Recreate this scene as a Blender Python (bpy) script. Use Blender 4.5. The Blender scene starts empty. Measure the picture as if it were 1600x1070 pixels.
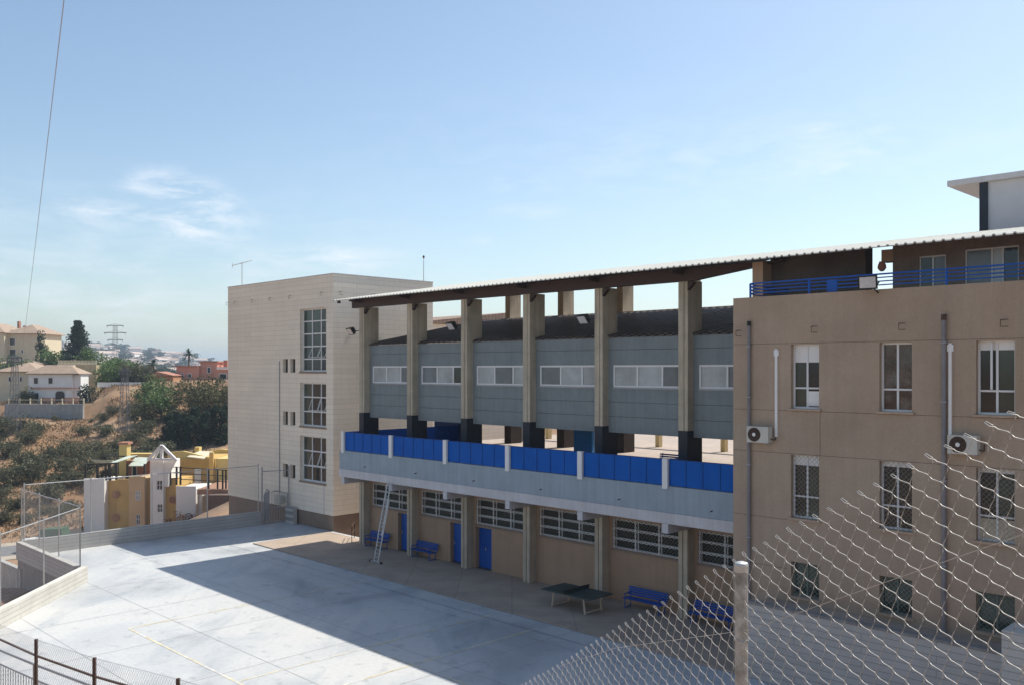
import bpy, math, random
from mathutils import Vector, Matrix
random.seed(7)
C = bpy.context.scene.collection
H = 10.5                                    # eye height above the court
S2 = math.sqrt(0.5)
U = Vector((S2, -S2, 0)); V = Vector((S2, S2, 0)); ZZ = Vector((0, 0, 1))
GROUND = -10.5                              # heights below are metres relative to the eye
def W(u, v, z): return Vector(((u + v) * S2, (v - u) * S2, z + H))
def X(x, y, z): return Vector((x, y, z + H))

# ------------------------------------------------------------------ materials
def nodes(m):
    m.use_nodes = True
    nt = m.node_tree
    for n in list(nt.nodes): nt.nodes.remove(n)
    return nt, nt.nodes, nt.links
MATS = {}
def mat(name, col, rough=.8, var=.18, scale=1.2, fine=14, bump=.0, streak=0., joints=None, metal=0., spec=.3,
        col2=None, c2scale=.25, c2amt=.5, jcol=.55, stain=None, alpha=None):
    if name in MATS: return MATS[name]
    m = bpy.data.materials.new(name); nt, N, L = nodes(m)
    out = N.new('ShaderNodeOutputMaterial'); b = N.new('ShaderNodeBsdfPrincipled')
    L.new(b.outputs[0], out.inputs[0])
    b.inputs['Roughness'].default_value = rough; b.inputs['Metallic'].default_value = metal
    b.inputs['Specular IOR Level'].default_value = spec
    tc = N.new('ShaderNodeTexCoord')
    def noise(sc, det=4, vec=None, ro=.6):
        n = N.new('ShaderNodeTexNoise'); n.inputs['Scale'].default_value = sc; n.inputs['Detail'].default_value = det
        n.inputs['Roughness'].default_value = ro
        L.new(vec or tc.outputs['Object'], n.inputs['Vector']); return n.outputs['Fac']
    def maprange(x, a, c, lo, hi):
        r = N.new('ShaderNodeMapRange'); r.inputs[1].default_value = a; r.inputs[2].default_value = c
        r.inputs[3].default_value = lo; r.inputs[4].default_value = hi; L.new(x, r.inputs[0]); return r.outputs[0]
    def mul(colsock, facsock):
        x = N.new('ShaderNodeVectorMath'); x.operation = 'SCALE'; L.new(colsock, x.inputs[0]); L.new(facsock, x.inputs['Scale']); return x.outputs[0]
    rgb = N.new('ShaderNodeRGB'); rgb.outputs[0].default_value = (*col, 1); c = rgb.outputs[0]
    if col2:
        mx = N.new('ShaderNodeMix'); mx.data_type = 'RGBA'
        L.new(maprange(noise(c2scale, 5), .5 - .12, .5 + .12, 0, c2amt), mx.inputs[0])
        L.new(c, mx.inputs[6]); mx.inputs[7].default_value = (*col2, 1); c = mx.outputs[2]
    c = mul(c, maprange(noise(scale, 6), .3, .7, 1 - var, 1 + var))
    if fine: c = mul(c, maprange(noise(fine, 3), .3, .7, 1 - var * .5, 1 + var * .5))
    if streak:
        mp = N.new('ShaderNodeMapping'); mp.inputs['Scale'].default_value = (5, 5, .25); L.new(tc.outputs['Object'], mp.inputs[0])
        c = mul(c, maprange(noise(1, 4, mp.outputs[0]), .35, .75, 1 + streak * .3, 1 - streak))
    if joints:                                  # (width, height, mortar, direction axis)
        w, h, mo, ax = joints
        sx = N.new('ShaderNodeSeparateXYZ'); L.new(tc.outputs['Object'], sx.inputs[0])
        cb = N.new('ShaderNodeCombineXYZ')
        if ax == 'uv':
            ad = N.new('ShaderNodeMath'); ad.operation = 'ADD'; L.new(sx.outputs[0], ad.inputs[0]); L.new(sx.outputs[1], ad.inputs[1])
            L.new(ad.outputs[0], cb.inputs[0]); L.new(sx.outputs[2], cb.inputs[1])
        elif ax == 'floor':
            L.new(sx.outputs[0], cb.inputs[0]); L.new(sx.outputs[1], cb.inputs[1])
        bt = N.new('ShaderNodeTexBrick'); bt.inputs['Scale'].default_value = 1
        bt.inputs['Brick Width'].default_value = w; bt.inputs['Row Height'].default_value = h
        bt.inputs['Mortar Size'].default_value = mo; bt.inputs['Mortar Smooth'].default_value = .3
        bt.inputs['Color1'].default_value = (1, 1, 1, 1); bt.inputs['Color2'].default_value = (.93, .93, .93, 1)
        bt.inputs['Mortar'].default_value = (jcol,) * 3 + (1,)
        if ax == 'floor': bt.offset = 0
        L.new(cb.outputs[0], bt.inputs['Vector'])
        mm = N.new('ShaderNodeVectorMath'); mm.operation = 'MULTIPLY'; L.new(c, mm.inputs[0]); L.new(bt.outputs['Color'], mm.inputs[1]); c = mm.outputs[0]
    L.new(c, b.inputs['Base Color'])
    if bump:
        bp = N.new('ShaderNodeBump'); bp.inputs['Strength'].default_value = bump; bp.inputs['Distance'].default_value = .02
        L.new(noise(fine or 20, 5), bp.inputs['Height']); L.new(bp.outputs[0], b.inputs['Normal'])
    if alpha is not None:
        tr = N.new('ShaderNodeBsdfTransparent'); tr.inputs[0].default_value = (*alpha[1], 1)
        ms = N.new('ShaderNodeMixShader'); ms.inputs[0].default_value = alpha[0]
        L.new(tr.outputs[0], ms.inputs[1]); L.new(b.outputs[0], ms.inputs[2]); L.new(ms.outputs[0], out.inputs[0])
    MATS[name] = m; return m
def leafmat(name, dark, light, sc=2.2):
    if name in MATS: return MATS[name]
    m = bpy.data.materials.new(name); nt, N, L = nodes(m)
    out = N.new('ShaderNodeOutputMaterial'); b = N.new('ShaderNodeBsdfPrincipled'); b.inputs['Roughness'].default_value = .65
    b.inputs['Specular IOR Level'].default_value = .25
    g = N.new('ShaderNodeNewGeometry'); cr = N.new('ShaderNodeValToRGB')
    cr.color_ramp.elements[0].color = (*dark, 1); cr.color_ramp.elements[1].color = (*light, 1)
    L.new(g.outputs['Random Per Island'], cr.inputs[0]); L.new(cr.outputs[0], b.inputs['Base Color'])
    t = N.new('ShaderNodeBsdfTranslucent'); L.new(cr.outputs[0], t.inputs[0])
    ms = N.new('ShaderNodeMixShader'); ms.inputs[0].default_value = .25
    L.new(b.outputs[0], ms.inputs[1]); L.new(t.outputs[0], ms.inputs[2]); L.new(ms.outputs[0], out.inputs[0])
    MATS[name] = m; return m
def glassmat(name, col, rough=.06, spec=.6):
    return mat(name, col, rough=rough, var=.35, scale=.6, fine=0, spec=spec)

M_col = mat('column_concrete', (0.483, 0.417, 0.317), var=.14, streak=.22, bump=.2)
M_navy = mat('navy_paint', (.022, .028, .04), rough=.5)
M_panel = mat('grey_blue_panel', (0.210, 0.242, 0.250), rough=.55, var=.09, streak=.12)
M_panelgap = mat('panel_joint', (.05, .06, .07))
M_para = mat('parapet_paint', (0.329, 0.389, 0.435), rough=.7, var=.07, streak=.14)
M_beamw = mat('pale_beam', (0.598, 0.575, 0.575), var=.08, streak=.1)
M_white = mat('white_paint', (.78, .77, .75), rough=.5, var=.05)
M_alu = mat('white_window_frame', (.72, .72, .71), rough=.4, var=.04)
M_bluerail = mat('blue_perforated_sheet', (0.004, 0.150, 0.560), rough=.4, var=.08, spec=.15, alpha=(.66, (.06, .36, 1.0)))
M_blue = mat('blue_metal_paint', (0.006, 0.085, 0.380), rough=.4, var=.08)
M_stucco = mat('brown_stucco', (0.435, 0.335, 0.250), var=.10, scale=.45, fine=11, streak=.06, bump=.35, col2=(.36, .26, .18), c2scale=.35, c2amt=.5, joints=(60, 60, .0, 'uv'))
M_groove = mat('stucco_joint', (.10, .075, .06))
M_beige = mat('beige_render', (0.402, 0.276, 0.183), var=.08, scale=.7, streak=.08, bump=.2)
M_tower = mat('cream_block', (0.880, 0.775, 0.635), var=.05, scale=.4, fine=6, streak=.05, joints=(3.6, .33, .016, 'uv'), jcol=.78)
M_towerbase = mat('brown_plinth', (0.286, 0.208, 0.156), var=.12, streak=.1)
M_pane = glassmat('dark_glass', (.025, .03, .032), .05, .5)
M_paneg = glassmat('green_grey_glass', (.05, .065, .055), .08, .5)
M_panefrost = glassmat('frosted_glass', (.40, .42, .42), .25, .4)
M_panemid = glassmat('grey_glass', (.17, .19, .20), .15, .4)
M_panerefl = mat('brown_reflection_glass', (.085, .05, .04), rough=.08, spec=.5, var=.6, scale=2.2, col2=(.12, .12, .11), c2scale=1.8, c2amt=.8)  # maroon and grey reflection painted into the pane colour as mottling
M_panedull = mat('dusty_dark_glass', (.035, .036, .03), rough=.35, spec=.12, var=.4, scale=.9)
M_steel = mat('maroon_steel', (0.055, 0.030, 0.024), rough=.5, var=.1)
M_rooftop = mat('white_roof_sheet', (.60, .58, .52), rough=.45, var=.05, streak=.0)
M_brownroof = mat('brown_ribbed_roof', (0.105, 0.080, 0.068), rough=.5, var=.25)
M_sill = mat('sandstone_sill', (.45, .33, .24))
M_grey = mat('grey_metal', (.36, .36, .37), rough=.45, metal=.2, var=.1)
M_galv = mat('galvanised_steel', (.50, .50, .49), rough=.42, metal=.55, var=.16, scale=6, fine=30)
M_wire = mat('galvanised_wire', (.46, .445, .42), rough=.5, metal=.2, var=.15, scale=8)
M_post = mat('weathered_galvanised_post', (.42, .42, .41), rough=.55, metal=.3, var=.3, scale=14, fine=60, col2=(.24, .23, .19), c2scale=22, c2amt=.7)
M_black = mat('black_plastic', (.02, .02, .02), rough=.4)
M_lamp = mat('floodlight_glass', (.55, .55, .55), rough=.1, spec=.6)
M_rust = mat('rusty_iron', (.09, .055, .04))
M_block = mat('concrete_block', (0.506, 0.483, 0.448), var=.1, scale=.9, joints=(4.5, .21, .012, 'uv'), jcol=.55, bump=.2)
M_blockw = mat('whitewashed_block', (.60, .58, .53), var=.1, scale=.9, joints=(5, .21, .014, 'uv'), jcol=.6, bump=.2)
M_conc = mat('retaining_concrete', (.27, .255, .24), var=.15, streak=.2)
M_walk = mat('walkway_concrete', (0.421, 0.332, 0.260), var=.16, scale=.6, joints=(2.6, 2.5, .02, 'floor'), jcol=.7)
M_green = mat('green_table_top', (.035, .065, .06), rough=.5)
M_cream = mat('cream_metal', (.55, .48, .36), rough=.5)

def court_mat():
    m = bpy.data.materials.new('polished_court_concrete'); nt, N, L = nodes(m)
    out = N.new('ShaderNodeOutputMaterial'); b = N.new('ShaderNodeBsdfPrincipled'); L.new(b.outputs[0], out.inputs[0])
    b.inputs['Roughness'].default_value = .55; b.inputs['Specular IOR Level'].default_value = .35
    tc = N.new('ShaderNodeTexCoord')
    def noise(sc, det, scl=(1, 1, 1), dist=0.):
        mp = N.new('ShaderNodeMapping'); mp.inputs['Scale'].default_value = scl; L.new(tc.outputs['Object'], mp.inputs[0])
        n = N.new('ShaderNodeTexNoise'); n.inputs['Scale'].default_value = sc; n.inputs['Detail'].default_value = det
        n.inputs['Distortion'].default_value = dist; L.new(mp.outputs[0], n.inputs['Vector']); return n.outputs['Fac']
    def ramp(x, st):
        r = N.new('ShaderNodeValToRGB'); e = r.color_ramp.elements
        e[0].position, e[0].color = st[0][0], (*st[0][1], 1); e[1].position, e[1].color = st[-1][0], (*st[-1][1], 1)
        for p, c in st[1:-1]: k = e.new(p); k.color = (*c, 1)
        L.new(x, r.inputs[0]); return r.outputs[0]
    a = ramp(noise(.16, 7, dist=.9), [(.32, (.38, .39, .395)), (.43, (.48, .49, .495)), (.55, (.54, .54, .53)), (.68, (.57, .56, .54))])
    s = ramp(noise(.55, 7, (1, .35, 1), 1.2), [(.33, (.83, .86, .89)), (.5, (1, 1, 1)), (.75, (1.0, 1.0, 1.0))])
    sp_ = ramp(noise(1.7, 6, dist=.4), [(.30, (.78, .80, .82)), (.40, (1, 1, 1)), (.7, (1.0, 1.0, 1.0))])
    f = ramp(noise(6, 4), [(.3, (.93, .93, .93)), (.7, (1.03, 1.03, 1.03))])
    def mulc(x, y):
        q = N.new('ShaderNodeVectorMath'); q.operation = 'MULTIPLY'; L.new(x, q.inputs[0]); L.new(y, q.inputs[1]); return q.outputs[0]
    L.new(mulc(mulc(mulc(a, s), sp_), f), b.inputs['Base Color'])
    return m
M_court = court_mat()

# ------------------------------------------------------------------ mesh building
MW = {}
def reg(o, m): MW[o.name] = m
class MB:
    def __init__(s): s.v = []; s.f = []
    def add(s, vs, fs):
        n = len(s.v); s.v += [tuple(p) for p in vs]; s.f += [tuple(n + i for i in f) for f in fs]; return s
    def hexa(s, p):     # p[0..3] bottom ring, p[4..7] top ring
        return s.add(p, [(3, 2, 1, 0), (4, 5, 6, 7), (0, 1, 5, 4), (1, 2, 6, 5), (2, 3, 7, 6), (3, 0, 4, 7)])
    def box(s, F, a0, a1, b0, b1, z0, z1):     # F(a, b, z) -> world
        return s.hexa([F(a0, b0, z0), F(a1, b0, z0), F(a1, b1, z0), F(a0, b1, z0), F(a0, b0, z1), F(a1, b0, z1), F(a1, b1, z1), F(a0, b1, z1)])
    def prism(s, pts, ext):                    # polygon pts (world) extruded by vector ext
        n = len(pts); e = Vector(ext)
        return s.add([Vector(p) for p in pts] + [Vector(p) + e for p in pts],
                     [tuple(range(n))[::-1], tuple(range(n, 2 * n))] + [(i, (i + 1) % n, n + (i + 1) % n, n + i) for i in range(n)])
    def tube(s, pts, r, n=6, cap=True):
        pts = [Vector(p) for p in pts]; rs = r if isinstance(r, (list, tuple)) else [r] * len(pts); base = len(s.v)
        for i, p in enumerate(pts):
            d = (pts[min(i + 1, len(pts) - 1)] - pts[max(i - 1, 0)]).normalized()
            a = d.cross(ZZ if abs(d.z) < .9 else Vector((1, 0, 0))).normalized(); b = d.cross(a)
            for k in range(n):
                t = 2 * math.pi * k / n; s.v.append(tuple(p + (a * math.cos(t) + b * math.sin(t)) * rs[i]))
        for i in range(len(pts) - 1):
            for k in range(n):
                s.f.append((base + i * n + k, base + i * n + (k + 1) % n, base + (i + 1) * n + (k + 1) % n, base + (i + 1) * n + k))
        if cap:
            s.f.append(tuple(base + k for k in range(n))[::-1]); s.f.append(tuple(base + (len(pts) - 1) * n + k for k in range(n)))
        return s
    def bar(s, p, q, w, h=None):               # square bar between two points
        p = Vector(p); q = Vector(q); d = (q - p).normalized()
        a = d.cross(ZZ if abs(d.z) < .9 else Vector((1, 0, 0))).normalized() * (w / 2); b = d.cross(a).normalized() * ((h or w) / 2)
        return s.hexa([p - a - b, p + a - b, p + a + b, p - a + b, q - a - b, q + a - b, q + a + b, q - a + b])
    def build(s, name, m, parent=None, smooth=False, loc=None):
        me = bpy.data.meshes.new(name)
        mw = MW[parent.name] if parent else (Matrix.Translation(loc) if loc is not None else Matrix.Identity(4))
        inv = mw.inverted(); me.from_pydata([inv @ Vector(p) for p in s.v], [], s.f); me.update()
        me.materials.append(m)
        if smooth: me.polygons.foreach_set('use_smooth', [True] * len(me.polygons))
        o = bpy.data.objects.new(name, me); C.objects.link(o)
        if parent: o.parent = parent
        elif loc is not None: o.location = loc
        reg(o, mw); return o
def tag(o, label, cat, group=None, kind=None):
    if label: o['label'] = label
    if cat: o['category'] = cat
    if group: o['group'] = group
    if kind: o['kind'] = kind
    return o
def thing(name, label, cat, loc, rot=-math.pi / 4, group=None):
    o = bpy.data.objects.new(name, None); C.objects.link(o); o.empty_display_size = .3
    o.location = loc; o.rotation_euler = (0, 0, rot)
    reg(o, Matrix.Translation(loc) @ Matrix.Rotation(rot, 4, 'Z')); return tag(o, label, cat, group)
def dup(root, loc, rz=None, label=None, scale=None, group=None):
    r = root.copy(); C.objects.link(r); r.location = loc
    if rz is not None: r.rotation_euler = (0, 0, rz)
    if scale is not None: r.scale = scale if isinstance(scale, (tuple, list)) else (scale,) * 3
    if label: r['label'] = label
    if group: r['group'] = group
    for ch in list(root.children):
        c = ch.copy(); C.objects.link(c); c.parent = r
        for g in list(ch.children):
            d = g.copy(); C.objects.link(d); d.parent = c
    return r
def struct(o): o['kind'] = 'structure'; return o

class Plane:                                   # a wall plane: s along it, z up, d outwards
    def __init__(s, o, a, n): s.o, s.a, s.n = Vector(o), Vector(a), Vector(n)
    def __call__(s, x, d, z): return s.o + s.a * x + s.n * d + ZZ * z
def wall_holes(mb, P, s0, s1, z0, z1, holes, depth):
    ss = sorted({s0, s1, *[h[0] for h in holes], *[h[1] for h in holes]}); zs = sorted({z0, z1, *[h[2] for h in holes], *[h[3] for h in holes]})
    for i in range(len(ss) - 1):
        for j in range(len(zs) - 1):
            cs, cz = (ss[i] + ss[i + 1]) / 2, (zs[j] + zs[j + 1]) / 2
            if any(h[0] < cs < h[1] and h[2] < cz < h[3] for h in holes): continue
            mb.add([P(ss[i], 0, zs[j]), P(ss[i + 1], 0, zs[j]), P(ss[i + 1], 0, zs[j + 1]), P(ss[i], 0, zs[j + 1])], [(0, 1, 2, 3)])
    for a, b, c, d in holes:
        for (p, q) in (((a, c), (b, c)), ((b, c), (b, d)), ((b, d), (a, d)), ((a, d), (a, c))):
            mb.add([P(p[0], 0, p[1]), P(q[0], 0, q[1]), P(q[0], -depth, q[1]), P(p[0], -depth, p[1])], [(0, 1, 2, 3)])
def window(parent, P, s0, s1, z0, z1, rec, cols, rows, fr=.05, m=None, pm=None, sill=None, grille=None, name='window', pms=None, blind=0):
    """frame mesh with panes (one mesh per material) set back by rec"""
    m = m or M_alu; mb = MB(); d0, d1 = -rec, -rec + .06
    mb.box(P, s0, s0 + fr, d0, d1, z0, z1); mb.box(P, s1 - fr, s1, d0, d1, z0, z1)
    mb.box(P, s0 + fr, s1 - fr, d0, d1, z0, z0 + fr); mb.box(P, s0 + fr, s1 - fr, d0, d1, z1 - fr, z1)
    cl = [s0 + (s1 - s0) * c for c in cols]; rl = [z0 + (z1 - z0) * r for r in rows]
    for r in rl: mb.box(P, s0 + fr, s1 - fr, d0, d1 - .004, r - fr * .45, r + fr * .45)
    for c in cl: mb.box(P, c - fr * .5, c + fr * .5, d0, d1 - .008, z0 + fr, z1 - fr)
    w = mb.build(name, m, parent)
    e = [s0 + fr * .5] + cl + [s1 - fr * .5]
    groups = {}
    for i in range(len(e) - 1):
        mm = (pms[i % len(pms)] if pms else (pm or M_pane)); groups.setdefault((i if pms else 0), (mm, MB()))[1].box(P, e[i], e[i + 1], d0 - .01, d0 + .015, z0 + fr * .5, z1 - fr * .5)
    for mm, g in groups.values(): g.build('pane', mm, w)
    if blind:
        MB().box(P, s0 + fr, s1 - fr, d0 + .018, d0 + .03, z1 - fr - blind, z1 - fr).build('blind', M_white, w)
    if sill: MB().box(P, s0 - .08, s1 + .08, -rec + .06, .09, z0 - .07, z0 - .003).build('sill', sill, w)
    if grille:
        g = MB(); step, rad, off = grille; ww, hh = s1 - s0, z1 - z0
        k = -hh
        while k < ww:
            for sg in (1, -1):
                a0 = max(0, k); a1 = min(ww, k + hh)
                if a1 - a0 > .02:
                    za, zb = (a0 - k), (a1 - k)
                    if sg < 0: za, zb = hh - za, hh - zb
                    g.tube([P(s0 + a0, off, z0 + za), P(s0 + a1, off + .006 * sg, z0 + zb)], rad, 4, False)
            k += step
        g.build('grille', M_grille, w)
    return w
M_grille = mat('pale_grille_wire', (.26, .26, .23), rough=.5)

# ================================================================== SETTING
def lerp(x, kn):
    if x <= kn[0][0]: return kn[0][1]
    for (a, b), (c, d) in zip(kn, kn[1:]):
        if x <= c: return b + (d - b) * (x - a) / (c - a)
    return kn[-1][1]
def sm(a, b, x):
    t = min(1, max(0, (x - a) / (b - a))); return t * t * (3 - 2 * t)
def nz(x, y, s):
    x /= s; y /= s
    return (math.sin(x * 1.7 + y * .9 + 1.3) + math.sin(x * -.8 + y * 2.1 + 4.) + .5 * math.sin(x * 3.9 + 2.2 * y) + .5 * math.sin(4.3 * y - 2.9 * x + 2)) / 3
LEFT = [(20, -12.6), (50, -12.8), (62, -15.5), (80, -18.2), (92, -19.4), (103, -19.6), (112, -18.3), (125, -15.6), (145, -12.1), (163, -9.4), (168, -9.0), (169, -6.5), (192, -6.3), (205, -.6), (232, 1), (260, 1.3), (330, -6), (600, -10)]
MID = [(20, -12.6), (50, -12.8), (62, -15.5), (80, -18.2), (92, -19.6), (103, -20), (118, -18.4), (130, -15.8), (145, -12.4), (158, -9.0), (166, -6), (178, -2.6), (200, -1.6), (260, -4), (330, -8), (600, -12)]
def ground(x, y):
    w = sm(-79, -76, x * 172 / max(y, 150)) if y > 150 else sm(-79, -70, x)
    z = lerp(y, LEFT) * (1 - w) + lerp(y, MID) * w
    z += nz(x, y, 9) * .55 * sm(105, 120, y) * (1 - .6 * sm(160, 200, y))
    if y > 300:
        az = x / y
        far = lerp(y, [(300, 0), (700, 8), (1100, 22), (1500, 46), (1900, 50), (2600, 30), (5200, 0)])
        far *= lerp(az, [(-1.2, .7), (-.6, 1.1), (-.50, 1.08), (-.42, .98), (-.36, .62), (-.31, .28), (-.2, .1), (1, .05)])
        z += far * (1 + .12 * nz(x, y, 150)) + 3 * nz(x, y, 70) * sm(500, 1200, y)
    if y < 62:                                 # under the court and the school
        inside = sm(-24, -20.8, x) if y > 30 else sm(-30, -20.8, x)
        z = z * (1 - inside) + (-12.6) * inside
    if y < 19.6:                               # the bank the viewer stands on
        z = max(z, -1.9 - .47 * max(y, 0)) if y > 0 else -1.9
    if x > 30 or (y > 62 and x > -30): z = max(min(z, -6), -13) if y < 300 else z
    return z
xs = [-3500, -2600, -1900, -1400, -1100] + [-1000 + 25 * i for i in range(32)] + [-200 + 8 * i for i in range(8)] + [-136 + 2.0 * i for i in range(66)] + [-4 + 4 * i for i in range(9)] + [40, 60, 90, 150, 250, 450, 900, 1700, 3000]
ys = [-300, -100, -30, -10, -2] + [0 + 1.5 * i for i in range(14)] + [21 + 2.0 * i for i in range(92)] + [206 + 8 * i for i in range(12)] + [310 + 30 * i for i in range(46)] + [1750, 1900, 2200, 2700, 3500, 5200]
mb = MB(); nx = len(xs)
for y in ys:
    for x in xs: mb.v.append(tuple(X(x, y, ground(x, y))))
for j in range(len(ys) - 1):
    for i in range(nx - 1): mb.f.append((j * nx + i, j * nx + i + 1, (j + 1) * nx + i + 1, (j + 1) * nx + i))
M_hill = mat('dry_hillside', (0.320, 0.210, 0.130), var=.3, scale=.12, fine=1.6, col2=(.235, .13, .065), c2scale=.07, c2amt=.9, bump=.6)
hill = struct(mb.build('terrain', M_hill, smooth=True))

# the court slab and its markings
K1 = X(-27.4, 51.2, GROUND); K2 = X(-21.2, 44.5, GROUND)
cp = [K1, W(-55.5, 33.4, GROUND), X(20.1, 27.2, GROUND), X(25, 17, GROUND), X(-20.2, 17, GROUND), K2]
mb = MB(); mb.prism([p - ZZ * 2.4 for p in cp], ZZ * 2.4)
court = struct(mb.build('court', M_court))
mb = MB(); mb.box(W, -49.7, -15, 27.6, 33, GROUND + .0, GROUND + .05); struct(mb.build('walkway', M_walk))
mb = MB()
def strip(mb, F, a0, b0, a1, b1, w, z):
    d = Vector((a1 - a0, b1 - b0)).normalized() * (w / 2)
    mb.add([F(a0 - d.y, b0 + d.x, z), F(a1 - d.y, b1 + d.x, z), F(a1 + d.y, b1 - d.x, z), F(a0 + d.y, b0 - d.x, z)], [(0, 1, 2, 3)])
M_joint = mat('court_joint', (.29, .295, .30), var=.2)
for k in range(9): strip(mb, W, -54 + 0 * k, 8 + 4.4 * k if k < 5 else 26.4, 4, 8 + 4.4 * k if k < 5 else 26.4, .025, GROUND + .004)
for k in range(9): strip(mb, W, -50 + 5.2 * k, 16.9 if k < 1 else 7, -50 + 5.2 * k, 27.5, .025, GROUND + .0045)
strip(mb, W, -49.6, 27.56, -16, 27.56, .07, GROUND + .006)
o = mb.build('court_joints', M_joint); struct(o)
# clip of the joints is not needed: they stay inside the slab's outline
M_yel = mat('faded_yellow_line', (.60, .52, .33), var=.25, scale=1.5, fine=8, col2=(.54, .54, .53), c2scale=1.1, c2amt=1.)
mb = MB()
yz = GROUND + .008
for n_, (a0, b0, a1, b1) in enumerate(((-37, 15, -12, 15), (-37, 15.05, -37, 26.6), (-28.1, 15.05, -28.1, 26.8), (-25.3, 15.05, -25.3, 26.8), (-28.05, 20.3, -25.35, 20.3), (-25.25, 20.3, -13, 20.3))):
    strip(mb, W, a0, b0, a1, b1, .10, yz)
struct(mb.build('court_lines', M_yel))

# road in the valley
M_road = mat('valley_road', (.17, .17, .175), var=.15)
M_verge = mat('sandy_verge', (.40, .34, .27), var=.2)
cl = [(-90, 82), (-72, 88), (-58, 95), (-50, 103), (-40, 110), (-26, 114)]
def ribbon(name, m, w, lift):
    mb = MB(); pts = []
    for (a, b), (c, d) in zip(cl, cl[1:]):
        for t in range(8): pts.append(Vector((a + (c - a) * t / 8, b + (d - b) * t / 8)))
    for i, p in enumerate(pts):
        q = pts[min(i + 1, len(pts) - 1)] - pts[max(i - 1, 0)]; n = Vector((-q.y, q.x)).normalized()
        zc = max(ground(p.x + n.x * k * w, p.y + n.y * k * w) for k in (-1, -.5, 0, .5, 1)) + lift
        for k in (-1, 1): mb.v.append(tuple(X(p.x + n.x * w * k, p.y + n.y * w * k, zc)))
    for i in range(len(pts) - 1): mb.f.append((2 * i, 2 * i + 1, 2 * i + 3, 2 * i + 2))
    struct(mb.build(name, m))
ribbon('road_verge', M_verge, 5.2, .05); ribbon('road', M_road, 3.0, .12)

# ================================================================== GYM BUILDING
FP = lambda v: Plane(W(0, v, 0) , U, -V)          # facade plane at depth v, facing the court; s = u
gym = thing('gymnasium', 'long school gymnasium with grey-blue panels, tall concrete columns and white raised canopy', 'building', W(-33, 32.5, GROUND))
CU = [-44.75 + 4.58 * k for k in range(7)]
P325 = FP(32.5)
# ground storey with door recesses and grille windows
doors = [(-41.85, -40.95), (-37.25, -36.25), (-35.22, -34.0)]
wins = [(c + .42, c + 4.58 - .32) for c in CU[:6]]
holes = [(a, b, GROUND + .05, -8.28) for a, b in doors] + [(a, b, -8.13, -6.76) for a, b in wins]
mb = MB(); wall_holes(mb, P325, -45, -12, GROUND + .05, -6.3, holes, .32)
mb.box(W, -45, 12, 32.83, 84, GROUND, -6.0)
mb.box(P325, -45, -44.99, -.33, 0, GROUND + .05, -6.3)
mb.build('ground_storey_wall', M_beige, gym)
for i, (a, b) in enumerate(doors):
    P = P325; d = MB(); d.box(P, a, b, -.32, -.27, GROUND + .05, -8.28)
    if b - a > 1.1:
        mid = (a + b) / 2
        for s0, s1 in ((a + .03, mid - .01), (mid + .01, b - .03)):
            d.box(P, s0, s1, -.268, -.24, GROUND + .1, -9.45)
            for k in range(4): d.box(P, s0 + .03 + k * (s1 - s0 - .1) / 3, s0 + .06 + k * (s1 - s0 - .1) / 3, -.268, -.25, -9.43, -8.34)
    else:
        d.box(P, a + .05, b - .05, -.268, -.24, GROUND + .1, -9.35); d.box(P, a + .05, b - .05, -.268, -.24, -9.25, -8.36)
    do = d.build('door', M_blue, gym)
    h = MB(); h.tube([P(a + .12 if b - a < 1.1 else (a + b) / 2 - .06, -.22, -9.5), P(a + .12 if b - a < 1.1 else (a + b) / 2 - .06, -.22, -9.34)], .018); h.build('handle', M_galv, do)
for i, (a, b) in enumerate(wins):
    w = window(gym, P325, a, b, -8.13, -6.76, .3, [.33, .66], [.333, .666], fr=.05, pms=[M_panedull, M_panedull, M_panedull])
    g = MB()                                        # ornamental iron grille of wavy white bars in front of the glass
    for zz in (-8.09, -7.68, -7.22, -6.80):
        n = int((b - a) / .12)
        for off in (0, math.pi):
            pts = [P325(a + (b - a) * k / n, -.06 + (.008 if off else 0), zz + .045 * math.sin(k * math.pi / 2 + off)) for k in range(n + 1)]
            g.tube(pts, .017, 4, False)
    for f in (0.015, .333, .666, .985):
        n = 14
        for off in (0, math.pi):
            pts = [P325(a + (b - a) * f + .04 * math.sin(k * math.pi / 2 + off), -.04 + (.008 if off else 0), -8.12 + 1.35 * k / n) for k in range(n + 1)]
            g.tube(pts, .017, 4, False)
    g.build('ornamental_grille', M_white, w)
    g = MB(); ww, hh = b - a, 1.37; k = -hh; step = .17
    while k < ww:
        for sg in (1, -1):
            a0, a1 = max(0, k), min(ww, k + hh)
            if a1 - a0 > .03:
                za, zb = a0 - k, a1 - k
                if sg < 0: za, zb = hh - za, hh - zb
                g.tube([P325(a + a0, -.1, -8.13 + za), P325(a + a1, -.1, -8.13 + zb)], .005, 4, False)
        k += step
    g.build('wire_grille', M_grille, w)
    MB().box(P325, a - .03, b + .03, 0.002, .07, -8.22, -8.135).build('sill', M_towerbase, w)
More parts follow.
